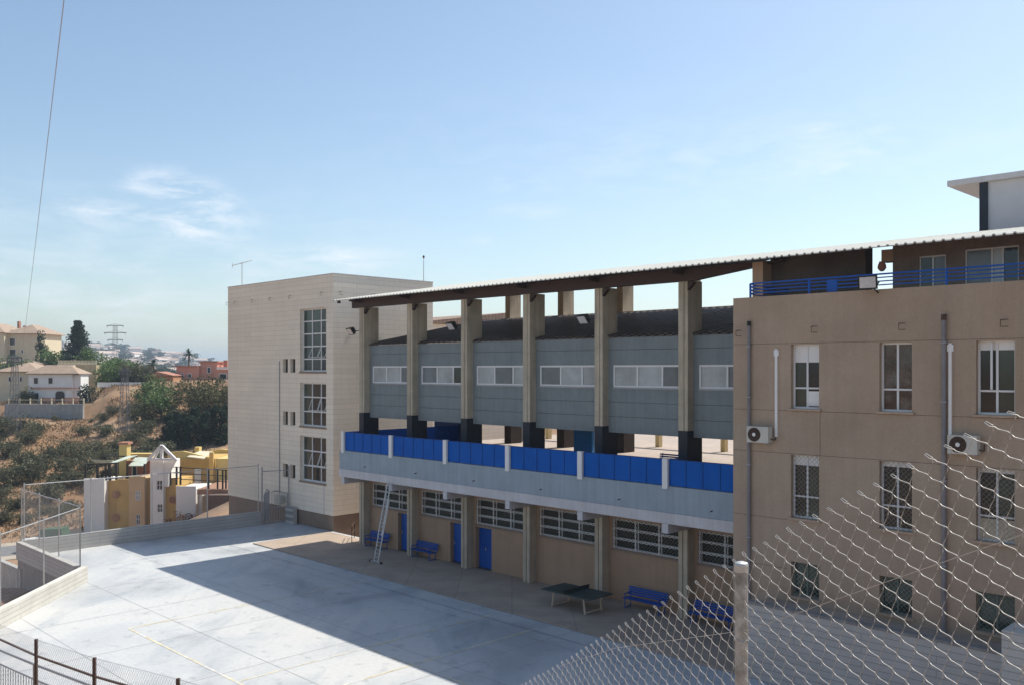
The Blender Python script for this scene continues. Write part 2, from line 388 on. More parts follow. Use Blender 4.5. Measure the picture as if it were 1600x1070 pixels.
# terrace slab, beam, parapet
MB().box(W, -45.0, 12, 30.82, 84, -5.98, -4.78).build('terrace_slab', mat('terrace_concrete', (.40, .33, .28), var=.12, joints=(2, 2, .02, 'floor'), jcol=.8), gym)
MB().box(W, -45.05, 10, 30.65, 30.81, -5.83, -4.75).build('balcony_parapet', M_para, gym)
mb = MB(); mb.box(W, -45.05, 10, 30.60, 30.815, -6.28, -5.835)
mb.build('balcony_beam', M_beamw, gym)
for c in CU[:6]:
    c2 = c + .1
    mb = MB(); mb.box(W, c2 - .15, c2 + .15, 30.59, 30.9, -6.68, -6.29); mb.box(W, c2 - .14, c2 + .14, 30.91, 32.45, -6.68, -6.0)
    mb.build('balcony_bracket', M_beamw, gym)
for c in CU[:6]:
    for dx in (2.2,):
        MB().tube([W(c + dx + .1, 30.5, -5.55), W(c + dx + .1, 30.66, -5.52)], .02).build('drain_spout', M_rust, gym)
# railing
for k, c in enumerate(CU[:6]):
    c2 = c + .1
    mb = MB(); mb.box(W, c2 - .13, c2 + .13, 30.56, 30.74, -4.86, -3.62); mb.build('railing_post', M_white, gym)
for k, c in enumerate(CU[:6]):
    a, b = c + .26, c + 4.58 - .06
    if k == 5: b = c + 4.2
    mb = MB(); mb.box(W, a, b, 30.69, 30.70, -4.72, -3.68); rp = mb.build('railing_panel', M_bluerail, gym)
    mb = MB(); n = 5
    for i in range(n + 1): s = a + (b - a) * i / n; mb.box(W, s - .012, s + .012, 30.67, 30.689, -4.74, -3.68)
    mb.box(W, a, b, 30.675, 30.745, -3.68, -3.645); mb.build('railing_frame', mat('deep_blue_frame', (.004, .05, .24), rough=.5), rp)
mb = MB(); mb.box(W, -45.02, -45.0, 30.8, 41, -4.72, -3.68); mb.build('railing_panel', M_bluerail, gym)
# columns
def column(u0, v0, v1, z0, z1, name, m, w=.225):
    mb = MB(); mb.box(W, u0 - w, u0 + w, v0, v1, z0, z1)
    return mb.build(name, m, gym)
for c in CU[:6]:
    # lower column: two ribs with a groove
    mb = MB(); mb.box(W, c - .225, c - .03, 32, 32.49, GROUND + .05, -6.7); mb.box(W, c + .03, c + .225, 32, 32.49, GROUND + .05, -6.7)
    mb.box(W, c - .028, c + .028, 32.05, 32.49, GROUND + .05, -6.7); mb.build('lower_column', M_col, gym)
    mb = MB(); mb.box(W, c - .23, c + .23, 31.995, 33.1, -4.77, -2.575); mb.build('painted_column_foot', M_navy, gym)
    mb = MB(); mb.box(W, c - .225, c + .04, 32, 33.1, -2.57, 3.72); mb.box(W, c + .05, c + .225, 32.03, 33.1, -2.57, 3.72); mb.box(W, c + .0405, c + .0495, 32.06, 33.1, -2.57, 3.72)
    mb.build('upper_column', M_col, gym)
for k in range(5):
    u0 = -41.8 + 4.6 * k
    MB().box(W, u0 - .22, u0 + .22, 41.4, 42.4, -2.8, 5.25).build('rear_column', M_col, gym)
    MB().box(W, u0 - .3, u0 + .3, 41.4, 42.4, -4.77, -2.85).build('rear_column_foot', mat('dark_brown_paint', (.05, .035, .03)), gym)
# panels and windows
P = FP(32.45)
for k, c in enumerate(CU[:6]):
    a, b = c + .225, c + 4.58 - .225
    wa, wb = a + .28, b + .0
    mb = MB(); mb.box(P, a, b, -.15, 0, .90, 1.44); mb.box(P, a, b, -.15, 0, .20, .885)
    mb.box(P, a, b, -.15, 0, -1.47, -.80); mb.box(P, a, b, -.15, 0, -2.12, -1.485); mb.box(P, a, b, -.15, 0, -2.86, -2.135)
    mb.box(P, a, wa, -.15, 0, -.80, .20)
    mb.build('wall_panel', M_panel, gym)
    pl = [[M_panefrost, M_panefrost, M_panemid], [M_panemid, M_panefrost, M_paneg], [M_panefrost, M_panemid, M_panefrost], [M_panemid, M_panefrost, M_panefrost], [M_panefrost, M_panefrost, M_panemid], [M_panefrost, M_panemid, M_panefrost]][k]
    w = window(gym, P, wa, wb, -.80, .20, .07, [.35, .70], [], fr=.085, pms=pl)
    MB().box(P, wa, wb, -.005, .05, -.86, -.805).build('sill', M_grey, w)
MB().box(W, -44.97, -12, 32.61, 41.3, -2.85, 1.40).build('hall_wall', M_panel, gym)
# ribbed brown roof
def ribbed(name, m, u0, u1, pitch, v0, z0, v1, z1, hgt, skew, thick=.04):
    mb = MB(); prof = []; u = u0
    while u < u1:
        prof += [(u, 0), (u + pitch * .62, 0), (u + pitch * .7, hgt), (u + pitch * .92, hgt)]; u += pitch
    n = len(prof)
    for (vv, zz, sk) in ((v0, z0, skew), (v1, z1, 0)):
        for (a, h) in prof: mb.v.append(tuple(W(a, vv - sk * (a - u0), zz + h)))
    for (vv, zz, sk) in ((v0, z0, skew), (v1, z1, 0)):
        for (a, h) in prof: mb.v.append(tuple(W(a, vv - sk * (a - u0), zz + h - thick)))
    for i in range(n - 1):
        mb.f += [(i, i + 1, n + i + 1, n + i), (2 * n + i, 3 * n + i, 3 * n + i + 1, 2 * n + i + 1), (i, 2 * n + i, 2 * n + i + 1, i + 1), (n + i, n + i + 1, 3 * n + i + 1, 3 * n + i)]
    mb.f += [(0, n, 3 * n, 2 * n), (n - 1, 3 * n - 1, 4 * n - 1, 2 * n - 1)]
    return mb.build(name, m, gym)
ribbed('hall_roof', M_brownroof, -45.0, -12, .45, 32.38, 1.49, 41.35, 3.2, .075, 0)
MB().box(W, -45, -12, 41.36, 41.6, 1.4, 3.3).build('ridge_flashing', M_beamw, gym)
MB().box(W, -43, -12, 46.0, 46.35, -2.9, -2.5).build('rear_porch_roof', M_beamw, gym)
M_yelcol = mat('yellow_render', (.55, .42, .22))
for k in range(4): MB().box(W, -42.6 + 4.65 * k - .14, -42.6 + 4.65 * k + .14, 46, 46.35, -4.77, -2.91).build('rear_porch_post', M_yelcol, gym)
# canopy
ribbed('canopy_roof', M_rooftop, -46.4, 4, .30, 31.0, 4.13, 43.0, 6.06, .045, .02)
mb = MB()
for (v0, zt) in ((31.9, 4.2), (41.7, 5.75)):
    mb.box(W, -45.6 if v0 < 32 else -42, -21.3, v0, v0 + .3, zt - (.52 if v0 < 32 else .15), zt)
    if v0 < 32:
        mb.prism([W(-21.295, v0, zt - .52), W(-17.2, v0, zt - .04), W(-17.2, v0, zt), W(-21.295, v0, zt)], V * .3)
mb.build('canopy_beam', M_steel, gym)
for c in CU[:6]:
    mb = MB(); q = [W(c - .1, 31.15, 4.02), W(c - .1, 31.89, 3.95), W(c - .1, 33.3, 3.95), W(c - .1, 42.6, 5.93), W(c - .1, 42.6, 5.98), W(c - .1, 31.15, 4.10)]
    mb.prism(q, U * .2); mb.prism([W(c + .23, 32.0, 3.62), W(c + .55, 32.0, 3.62), W(c + .23, 32.0, 3.3)], V * .2)
    mb.build('canopy_rafter', M_steel, gym)
mb = MB(); mb.box(W, -45.9, -45.75, 31.05, 31.2, 3.95, 4.1); mb.build('canopy_edge_beam', M_steel, gym)

# benches
def slat_bench(label, u0, v0, z, L=1.85, group='blue slatted benches'):
    t = thing('bench', label, 'bench', W(u0, v0, z), group=group)
    F = lambda a, b, c: W(u0 + a, v0 + b, z + c)
    mb = MB()
    for k in range(5): mb.box(F, -L / 2, L / 2, -.22 + k * .09, -.15 + k * .09, .43, .455)
    mb.build('seat', M_blue, t)
    mb = MB()
    for k in range(4): mb.box(F, -L / 2, L / 2, .235 + .02 * k, .255 + .02 * k, .52 + k * .095, .59 + k * .095)
    mb.build('backrest', M_blue, t)
    for s in (-1, 1):
        mb = MB(); a = s * (L / 2 - .15)
        mb.bar(F(a, -.2, 0), F(a, -.2, .43), .04); mb.bar(F(a, .2, 0), F(a, .24, .5), .04); mb.bar(F(a, .24, .5), F(a, .32, .9), .035)
        mb.bar(F(a, -.22, .41), F(a, .22, .41), .04); mb.bar(F(a, -.2, .04), F(a, .22, .04), .03); mb.bar(F(a, -.22, .64), F(a, .27, .64), .035); mb.bar(F(a, -.2, .43), F(a, -.2, .64), .03)
        mb.build('leg', M_blue, t)
    return t
zg = GROUND + .05
slat_bench('blue slatted bench by the leftmost ground column, behind the ladder', -43.3, 32.0, zg)
slat_bench('blue slatted bench just right of the ladder, between two blue doors', -38.95, 32.0, zg)
slat_bench('blue slatted bench right of the table tennis table', -23.7, 31.8, zg, 2.1)
slat_bench('blue slatted bench behind the chain-link fence post by the brown building', -20.3, 31.8, zg, 2.1)
slat_bench('blue bench up on the terrace behind the blue railing, left of the last white post', -24.0, 34.6, -4.78, 2.2)
slat_bench('blue bench up on the terrace right beside the brown building', -19.6, 34.6, -4.78, 2.2)

# table tennis table
t = thing('table_tennis_table', 'dark green outdoor table tennis table with cream legs on the shaded walkway', 'table tennis table', W(-26.1, 30.1, zg))
F = lambda a, b, c: W(-26.1 + a, 30.1 + b, zg + c)
tt = MB(); tt.box(F, -1.4, -.004, -.78, .78, .71, .76); tt.box(F, .004, 1.4, -.78, .78, .71, .76); tt = tt.build('table_top', M_green, t)
mb = MB(); g = M_alu
mb.box(F, -1.4, 1.4, -.78, -.76, .7605, .7615); mb.box(F, -1.4, 1.4, .76, .78, .7605, .7615); mb.box(F, -1.4, -1.38, -.755, .755, .7605, .7615); mb.box(F, 1.38, 1.4, -.755, .755, .7605, .7615)
mb.build('painted_line', mat('faded_line', (.16, .19, .18)), tt)
MB().box(F, -.012, .012, -.86, .86, .765, .92).build('net', mat('dark_steel_net', (.03, .04, .04)), t)
for s in (-1, 1):
    mb = MB()
    for b in (-.55, .55): mb.bar(F(s * .95, b, 0), F(s * .85, b, .7), .07)
    mb.bar(F(s * .94, -.55, .06), F(s * .94, .55, .06), .06); mb.bar(F(s * .86, -.6, .67), F(s * .86, .6, .67), .05)
    mb.build('leg_frame', M_cream, t)

# ladder
lt = thing('extension_ladder', 'tall aluminium extension ladder leaning against the balcony edge', 'ladder', W(-39.9, 29.5, zg))
b0, b1 = W(-39.95, 29.5, zg), W(-40.02, 30.5, -6.3)
for off, f0, f1, n_, r_, vo in ((.19, 0, .80, 17, 0, 0), (.155, .34, 1.02, 14, 1, .05)):
    mb = MB(); vv = V * vo
    for s in (-1, 1): mb.bar(b0.lerp(b1, f0) + U * off * s - vv, b0.lerp(b1, f1) + U * off * s - vv, .035, .06)
    mb.build('stile_pair', M_galv, lt)
    mb = MB()
    for k in range(n_):
        p = b0.lerp(b1, f0 + (f1 - f0) * (k + .5) / n_) - vv; mb.tube([p - U * off, p + U * off], .017, 6)
    mb.build('rungs', M_galv, lt)
mb = MB(); mb.bar(b0 - U * .48 + ZZ * .05, b0 + U * .48 + ZZ * .05, .07, .05); mb.build('stabiliser_bar', M_galv, lt)
for s in (-1, 1): mb = MB(); mb.box(lambda a, b, c: b0 + U * (a + s * .48) + V * b + ZZ * c, -.05, .05, -.05, .05, 0, .09); mb.build('foot', M_black, lt)

# floodlights
def floodlight(label, p, c, look, tilt=.6, sc=1.):
    """p: fixing point on the wall, c: centre of the lamp, look: horizontal direction the lamp looks"""
    o = Vector(look).normalized(); ang = math.atan2(o.y, o.x)
    t = thing('floodlight', label, 'floodlight', p, ang, group='black floodlights')
    sd = ZZ.cross(o); ax = (o * math.cos(tilt) - ZZ * math.sin(tilt)); up = sd.cross(ax) * -1
    def G(a, b, d): return c + sd * a * sc + up * b * sc + ax * d * sc
    mb = MB(); mb.hexa([G(-.22, -.15, -.12), G(.22, -.15, -.12), G(.22, .15, -.12), G(-.22, .15, -.12), G(-.29, -.21, .1), G(.29, -.21, .1), G(.29, .21, .1), G(-.29, .21, .1)])
    for k in range(5): mb.box(lambda a, b, d: G(a, b, d), -.18, .18, -.12 + k * .055, -.105 + k * .055, -.18, -.121)
    mb.build('housing', M_black, t)
    mb = MB(); mb.box(lambda a, b, d: G(a, b, d), -.235, .235, -.165, .165, .101, .112); mb.build('lens', M_lamp, t)
    mb = MB(); m_ = p.lerp(c, .4); mb.tube([p, m_, c + sd * .31 * sc], .025); mb.tube([m_, c - sd * .31 * sc], .025); mb.build('mounting_arm', M_black, t)
LO = (-V * .95 - U * .15).normalized()
for c, lab in ((CU[0], 'black floodlight on the first column, nearest the cream tower'), (CU[2], 'black floodlight on the third column of the gymnasium'), (CU[4], 'black floodlight on the fifth column, left of the brown building')):
    floodlight(lab, W(c - .225, 31.98, 2.3), W(c - .62, 31.7, 2.32), LO, .62, 1.12)
floodlight('large square floodlight on the brown building parapet in front of the blue railing', W(-12.3, 28.98, 2.45), W(-12.45, 28.6, 2.78), -V * 1 + U * .15, .15, 1.05)

# ================================================================== TOWER
tw = thing('stair_tower', 'windowless-cornered cream block tower with three tall gridded windows', 'building', W(-57, 33.4, GROUND))
P = FP(33.4)
big = [(-53.8, -50.64, -.13, 4.07, 5), (-53.8, -50.64, -3.80, -.88, 3), (-53.8, -50.64, -7.5, -4.46, 3)]
small = [(a, b, z0, z0 + .93) for a, b in ((-56.0, -55.35), (-55.04, -54.4)) for z0 in (-.2, -3.83, -7.47)]
mb = MB(); wall_holes(mb, P, -63.9, -49.8, -9.5, 6.18, [b[:4] for b in big] + small, .35)
Pr = Plane(W(-49.8, 0, 0), V, U)
wall_holes(mb, Pr, 33.4, 41.8, -9.5, 6.18, [], 0)
mb.add([W(-63.9, 33.4, -9.5), W(-63.9, 41.8, -9.5), W(-63.9, 41.8, 6.18), W(-63.9, 33.4, 6.18)], [(0, 1, 2, 3)])
mb.add([W(-63.9, 41.8, -9.5), W(-49.8, 41.8, -9.5), W(-49.8, 41.8, 6.18), W(-63.9, 41.8, 6.18)], [(0, 1, 2, 3)])
mb.add([W(-63.9, 33.4, 5.9), W(-49.8, 33.4, 5.9), W(-49.8, 41.8, 5.9), W(-63.9, 41.8, 5.9)], [(0, 1, 2, 3)])
mb.build('wall', M_tower, tw)
mb = MB(); mb.box(W, -63.93, -49.77, 33.37, 33.62, 6.18, 6.24); mb.box(W, -50.02, -49.77, 33.63, 41.8, 6.18, 6.24); mb.build('coping', M_beamw, tw)
MB().box(W, -63.85, -49.85, 33.45, 41.75, -12.5, -9.5).build('plinth', M_towerbase, tw)
for i, (a, b, z0, z1, r) in enumerate(big):
    w = window(tw, P, a, b, z0, z1, .3, [.36, .70], [k / r for k in range(1, r)], fr=.09, pms=[M_paneg, M_pane, M_pane] if i else [M_paneg, M_paneg, M_pane])
    q = MB(); zr = z0 + (z1 - z0) / r * (1 if r > 1 else 0); hh = (z1 - z0) / r
    for s0, s1 in ((.37, .69), (.72, .98)):
        A, B = a + (b - a) * s0, a + (b - a) * s1
        q.bar(P(A, -.22, zr + hh - .1), P(A, .06, zr + .12), .03); q.bar(P(B, -.22, zr + hh - .1), P(B, .06, zr + .12), .03); q.bar(P(A, .06, zr + .12), P(B, .06, zr + .12), .03)
    q.build('open_sash', M_alu, w)
    MB().box(P, a - .05, b + .05, -.24, .05, z0 - .12, z0 - .003).build('sill', M_towerbase, w)
for a, b, z0, z1 in small:
    window(tw, P, a, b, z0, z1, .3, [], [], fr=.04, m=M_rust, pm=M_paneg, name='small_window')
def hook(P, s, z, parent, d0=0.):
    mb = MB(); mb.tube([P(s - .09, d0, z + .1), P(s - .09, .16, z + .1), P(s + .12, .16, z + .1)], .012, 5); mb.tube([P(s - .09, .16, z + .1), P(s - .09, .16, z - .1), P(s + .12, .16, z - .1)], .012, 5)
    return mb.build('wall_hook', M_rust, parent)
for s in (-62.6, -60.0, -57.5, -54.9, -51.0, -63.8): hook(P, s, 4.95, tw)
for s in (33.9, 36.6, 39.3): hook(Pr, s, 4.95, tw)
MB().tube([P(-56.4, .04, -9.5), P(-56.4, .04, .6)], .03).build('conduit', M_grey, tw)
MB().box(P, -50.9, -50.84, -.0, .03, -9.5, -7.6).build('conduit', M_beamw, tw)
# antenna & mast
an = thing('tv_antenna', 'thin yagi television antenna on the left corner of the cream tower roof', 'antenna', W(-62.3, 33.7, 6.24))
p = W(-62.3, 33.7, 6.24)
MB().tube([p, p + ZZ * 1.75], .025).build('mast', M_grey, an)
mb = MB(); bd = (Vector((1, .1, .28))).normalized(); c0 = p + ZZ * 1.7
mb.tube([c0 - bd * .75, c0 + bd * .75], .02)
for k in range(9):
    q = c0 + bd * (-.7 + k * .17); e = Vector((.15, 1, 0)).normalized() * (.28 - .015 * k); mb.tube([q - e, q + e], .01, 4)
mb.tube([c0 - bd * .72 - ZZ * .2, c0 - bd * .72 + ZZ * .2], .012, 4)
mb.build('boom', M_grey, an)
mm = thing('lightning_rod', 'thin upright lightning rod on the back corner of the cream tower', 'rod', W(-50.1, 41.2, 5.9))
MB().tube([W(-50.1, 41.2, 5.9), W(-50.1, 41.2, 7.9)], [.03, .018]).build('rod', M_grey, mm)
mb = MB(); mb.tube([W(-50.1, 41.2, z) for z in (7.88, 7.95, 8.02, 8.1)], [.02, .08, .08, .02], 8); mb.build('tip', M_rust, mm)
# low building behind the tower
rb = thing('rear_school_block', 'beige school block glimpsed behind the cream tower under the canopy', 'building', W(-58, 52, -4.8))
MB().box(W, -68, -56.7, 47, 56, -10, 3.7).build('wall', M_tower, rb)
MB().prism([W(-68.3, 46.6, 3.71), W(-68.3, 46.6, 3.85), W(-68.3, 56.4, 5.0), W(-68.3, 56.4, 3.71)], U * 11.9).build('roof', mat('faded_tile', (.33, .23, .17), joints=(.3, .4, .04, 'floor')), rb)

# ================================================================== BROWN BUILDING
br = thing('classroom_building', 'brown stucco classroom building at right with rows of white windows and roof terrace', 'building', W(-12, 29, -8))
P = FP(29.0); UL = -17.62
cols_u = [(-15.35, -14.32), (-12.27, -11.24), (-9.36, -8.30), (-6.45, -5.4)]
rowz = [(-1.34, .86), (-5.1, -2.93), (-7.8, -6.62)]
holes = [(a, b, z0, z1) for a, b in cols_u for z0, z1 in rowz]
mb = MB(); wall_holes(mb, P, UL, -3, -8.35, 2.57, holes, .28)
Pl = Plane(W(UL, 0, 0), V, -U); wall_holes(mb, Pl, 29.0, 38, -10.5, 2.57, [], 0)
wall_holes(mb, Plane(W(-3, 0, 0), V, U), 29.0, 38, -10.5, 2.57, [], 0)
wall_holes(mb, FP(29.28), UL, -3, 2.2, 2.57, [], 0)
mb.add([W(UL, 29, 2.57), W(-3, 29, 2.57), W(-3, 29.28, 2.57), W(UL, 29.28, 2.57)], [(0, 1, 2, 3)])
mb.add([W(UL, 29, 2.2), W(-3, 29, 2.2), W(-3, 38, 2.2), W(UL, 38, 2.2)], [(0, 1, 2, 3)])
mb.add([W(UL, 29, -8.35), W(-15.9, 29, -8.35), W(-15.9, 29, -10.5), W(UL, 29, -10.5)], [(0, 1, 2, 3)])
mb.build('wall', M_stucco, br)
mb = MB()
for zz, a0, a1 in ((.90, UL, -3), (-1.42, UL, -3), (-2.9, UL, -3), (-5.2, UL, -15.5), (-6.9, UL, -15.5)):
    mb.box(P, a0, a1, .001, .003, zz - .007, zz + .007)
mb.box(P, -14.29, -14.275, .001, .003, -2.89, -1.43)
mb.build('plaster_joint', M_groove, br)
for i, (a, b) in enumerate(cols_u):
    for j, (z0, z1) in enumerate(rowz):
        if j == 0:
            w = window(br, P, a, b, z0, z1, .24, [.5], [.32], fr=.065, pms=[[M_paneg, M_pane], [M_panerefl, M_panerefl], [M_pane, M_paneg], [M_pane, M_pane]][i], sill=M_sill, blind=[.55, 0, .22, .3][i])
            if i == 0: MB().box(P, a + .5, b - .1, -.215, -.2, z0 + .1, z0 + .6).build('window_poster', M_white, w)
            if i == 2:
                MB().box(P, a + .36, a + .42, -.17, -.12, z0 + .75, z1 - .06).build('open_sash', M_alu, w)
        elif j == 1:
            w = window(br, P, a, b, z0, z1, .24, [.5], [.34], fr=.06, pms=[[M_pane, M_paneg], [M_pane, M_pane], [M_pane, M_paneg], [M_pane, M_pane]][i], sill=M_sill, grille=(.16, .0045, -.05), blind=[.3, .12, .08, .1][i])
            if i == 2: MB().box(P, a + .06, b - .06, -.215, -.2, z0 + .05, z0 + .66).build('curtain', M_cream, w)
        else:
            w = window(br, P, a, b, z0, z1, .24, [.5], [], fr=.06, m=mat('dull_green_frame', (.15, .19, .165)), pm=glassmat('green_glass', (.035, .06, .048), .1, .4), sill=M_sill, grille=(.16, .0045, -.05))
for s, z in ((-17.32, 1.3), (-14.43, 1.35), (-11.5, 1.35), (-8.55, 1.35)): hook(P, s, z, br)
mb = MB(); mb.tube([P(-16.93, .09, -8.3), P(-16.93, .09, 1.55)], .06, 10)
dp = mb.build('drainpipe', mat('grey_pvc', (.22, .21, .22), rough=.4), br); MB().tube([P(-16.93, .09, 1.55), P(-16.93, .09, 1.72)], .068, 10).build('pipe_cap', M_black, dp)
mb = MB(); mb.tube([P(-10.25, .09, -8.9), P(-10.25, .09, 1.5)], .065, 10)
dp = mb.build('drainpipe', MATS['grey_pvc'], br); MB().tube([P(-10.25, .09, 1.5), P(-10.25, .09, 1.68)], .074, 10).build('pipe_cap', M_rust, dp)
for pu in (-16.93, -10.25):
    mb = MB()
    for zz in (-6, -3.4, -1, .8): mb.box(P, pu - .09, pu + .09, .002, .165, zz, zz + .03)
    mb.build('pipe_clamp', M_grey, br)
for s, z0, z1 in ((-15.88, -2.35, .72), (-10.08, -2.2, .80)):
    mb = MB(); mb.box(P, s - .045, s + .045, .002, .07, z0, z1); mb.box(P, s - .09, s + .09, .001, .06, z1 - .25, z1 - .05); mb.build('cable_trunking', M_white, br)
def aircon(label, s, z):
    t = thing('air_conditioner', label, 'air conditioner', P(s, 0, z), group='outdoor air conditioning units')
    F = lambda a, d, c: P(s + a, d, z + c)
    mb = MB(); mb.box(F, -.42, .42, .1, .40, 0, .56); mb.build('casing', M_cream2, t)
    mb = MB()
    for r in (.235, .19, .145, .10, .055):
        mb.tube([F(-.12 + r * math.cos(k * math.pi / 12), .412, .28 + r * math.sin(k * math.pi / 12)) for k in range(25)], .009, 4, False)
    for k in range(8): a = k * math.pi / 4; mb.tube([F(-.12 + .05 * math.cos(a), .414, .28 + .05 * math.sin(a)), F(-.12 + .235 * math.cos(a), .414, .28 + .235 * math.sin(a))], .005, 4, False)
    mb.build('fan_guard', M_rust, t)
    mb = MB(); mb.prism([F(-.12 + .245 * math.cos(k * math.pi / 12), .4005, .28 + .245 * math.sin(k * math.pi / 12)) for k in range(24)], P.n * .003); mb.build('fan_opening', mat('fan_brown', (.09, .06, .05)), t)
    mb = MB(); mb.prism([F(-.12 + .065 * math.cos(k * math.pi / 8), .418, .28 + .065 * math.sin(k * math.pi / 8)) for k in range(16)], P.n * .01); mb.build('fan_hub', M_white, t)
    for k in (-.34, .34): mb = MB(); mb.box(F, k - .02, k + .02, 0, .42, -.04, -.003); mb.build('bracket', M_grey, t)
    mb = MB(); mb.tube([F(.43, .25, .15), F(.5, .2, .12), F(.5, .05, .1), F(.5, .02, .3)], .02); mb.build('hose', M_rust, t)
M_cream2 = mat('aged_casing', (.55, .53, .47), rough=.5, var=.08)
aircon('small cream air conditioning unit beside the left drainpipe', -16.42, -2.56)
aircon('cream air conditioning unit right of the right drainpipe, partly behind the fence', -9.62, -2.52)
# roof terrace: railing, rooms
mb = MB()
for zz in (2.72, 2.84, 2.96, 3.07): mb.tube([W(-17.0, 29.14, zz), W(-3, 29.14, zz)], .022 if zz < 3 else .03, 6); mb.tube([W(-17.0, 29.14, zz), W(-17.25, 29.9, zz), W(-17.25, 33, zz)], .022, 6)
u_ = -17.0
while u_ < -3: mb.box(W, u_ - .03, u_ + .03, 29.11, 29.17, 2.57, 3.07); u_ += 2.25
mb.box(W, -14.1, -13.75, 29.12, 29.16, 2.6, 3.0)
mb.build('roof_railing', M_blue, br)
Q = FP(32.2)
mb = MB(); mb.prism([W(-17.97, 32.3, 2.2), W(-17.97, 32.9, 2.2), W(-17.97, 32.9, 4.46), W(-17.97, 32.3, 4.375)], U * 3.8); mb.build('rooftop_room', mat('dark_brown_canopy_shade', (.10, .08, .065)), br)  # shade under the canopy is mixed into this dark brown
mb = MB(); mb.box(W, -18.35, -17.9, 31.6, 32.28, 2.2, 4.15); mb.build('rooftop_pillar', M_beige, br)
holes = [(-12.25, -11.35, 2.25, 3.9), (-10.75, -9.1, 2.25, 4.0)]
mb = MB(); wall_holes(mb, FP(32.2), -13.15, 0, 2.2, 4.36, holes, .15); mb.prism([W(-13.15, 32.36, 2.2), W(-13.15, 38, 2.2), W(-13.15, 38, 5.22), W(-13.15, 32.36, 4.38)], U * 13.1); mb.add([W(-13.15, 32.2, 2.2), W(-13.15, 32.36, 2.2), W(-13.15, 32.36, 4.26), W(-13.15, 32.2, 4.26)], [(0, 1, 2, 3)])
mb.build('rooftop_classroom', mat('shaded_brown_render', (.21, .16, .125), streak=.1), br)  # brown render darkened so its colour carries the canopy's shade
window(br, FP(32.2), -12.25, -11.35, 2.25, 3.9, .13, [.5], [], fr=.05, pms=[M_pane, M_panemid]); window(br, FP(32.2), -10.75, -9.1, 2.25, 4.0, .13, [.5, .7], [], fr=.05, pms=[M_panemid, M_panefrost, M_pane])
MB().box(W, -13.56, -13.16, 32.22, 32.7, 3.82, 4.25).build('beam_end', M_beige, br)
hp = thing('hanging_pot', 'small round clay pot hanging under the canopy in the gap between rooftop rooms', 'pot', W(-13.28, 31.6, 3.45))
q0 = W(-13.28, 31.6, 3.42)
mb = MB(); mb.tube([q0 + ZZ * z for z in (0, .04, .12, .24, .32, .34)], [.05, .1, .15, .13, .09, .10], 12); mb.build('pot', mat('terracotta', (.3, .13, .09)), hp, smooth=True)
MB().tube([q0 + ZZ * .3, q0 + ZZ * .75], .008, 4).build('cord', M_rust, hp)
# upper right white building
ub = thing('upper_white_building', 'white and navy building with projecting flat roof slab rising above the canopy', 'building', W(-10, 45, 0))
MB().box(W, -14.0, 6, 45, 60, -4.7, 8.6).build('wall', mat('pale_lilac_render', (.62, .61, .62), var=.04), ub)
MB().box(W, -14.35, -14.003, 44.9, 45.6, -4.7, 8.6).build('navy_pier', M_navy, ub)
MB().box(W, -15.7, 6.2, 44.7, 60.5, 8.603, 8.86).build('roof', M_beamw, ub)

# low platform with block wall in front of the brown building
pw = thing('block_retaining_wall', 'grey concrete block retaining wall below the brown building, behind the chain-link fence', 'wall', W(-10, 27.6, GROUND))
MB().box(W, -16.2, 4, 27.6, 27.85, GROUND, -7.98).build('block_face', M_block, pw)
MB().box(W, -16.2, 4, 27.86, 28.99, GROUND, -8.04).build('platform', M_walk, pw)
MB().box(W, -16.23, 4, 27.57, 27.9, -7.978, -7.9).build('coping', M_conc, pw)
pp = MB().box(W, -8.15, -7.2, 27.3, 28.4, -10.4, -7.2).build('block_pier', M_blockw, None, loc=W(-7.7, 27.8, -10.4)); tag(pp, 'pale block pier on the retaining wall at the right edge', 'pier')

# plaza beyond the gym, seen under the panels
def tbox(name, label, cat, m, a0, a1, b0, b1, z0, z1, group=None):
    o = MB().box(W, a0, a1, b0, b1, z0, z1).build(name, m, None, loc=W((a0 + a1) / 2, b0, z0)); return tag(o, label, cat, group)
tbox('mural_wall', 'bright blue painted panel wall seen under the gymnasium left of the fifth column', 'wall', mat('sky_blue_paint', (.08, .32, .75)), -34.9, -33.5, 40, 40.2, -4.77, -2.9)
tbox('navy_screen_wall', 'dark navy screen wall under the gymnasium near the second column', 'wall', mat('deep_navy', (.012, .03, .10)), -47.5, -43, 40, 40.2, -4.77, -2.9)
tbox('pink_boundary_wall', 'pale pink boundary wall on the sunny plaza beyond the gymnasium', 'wall', mat('pink_render', (.55, .42, .36)), -56, 8, 83, 83.3, -4.77, -2.4)
sh = thing('notice_cabinet', 'small pale cabinet with sloping lid on the terrace under the gymnasium', 'cabinet', W(-42.5, 44, -4.77))
MB().box(W, -43.6, -42.2, 44, 44.8, -4.77, -3.5).build('cabinet_body', M_panefrost, sh); MB().prism([W(-43.8, 43.8, -3.48), W(-42.0, 43.8, -3.48), W(-42.0, 45, -3.2), W(-43.8, 45, -3.2)], ZZ * .06).build('lid', M_white, sh)

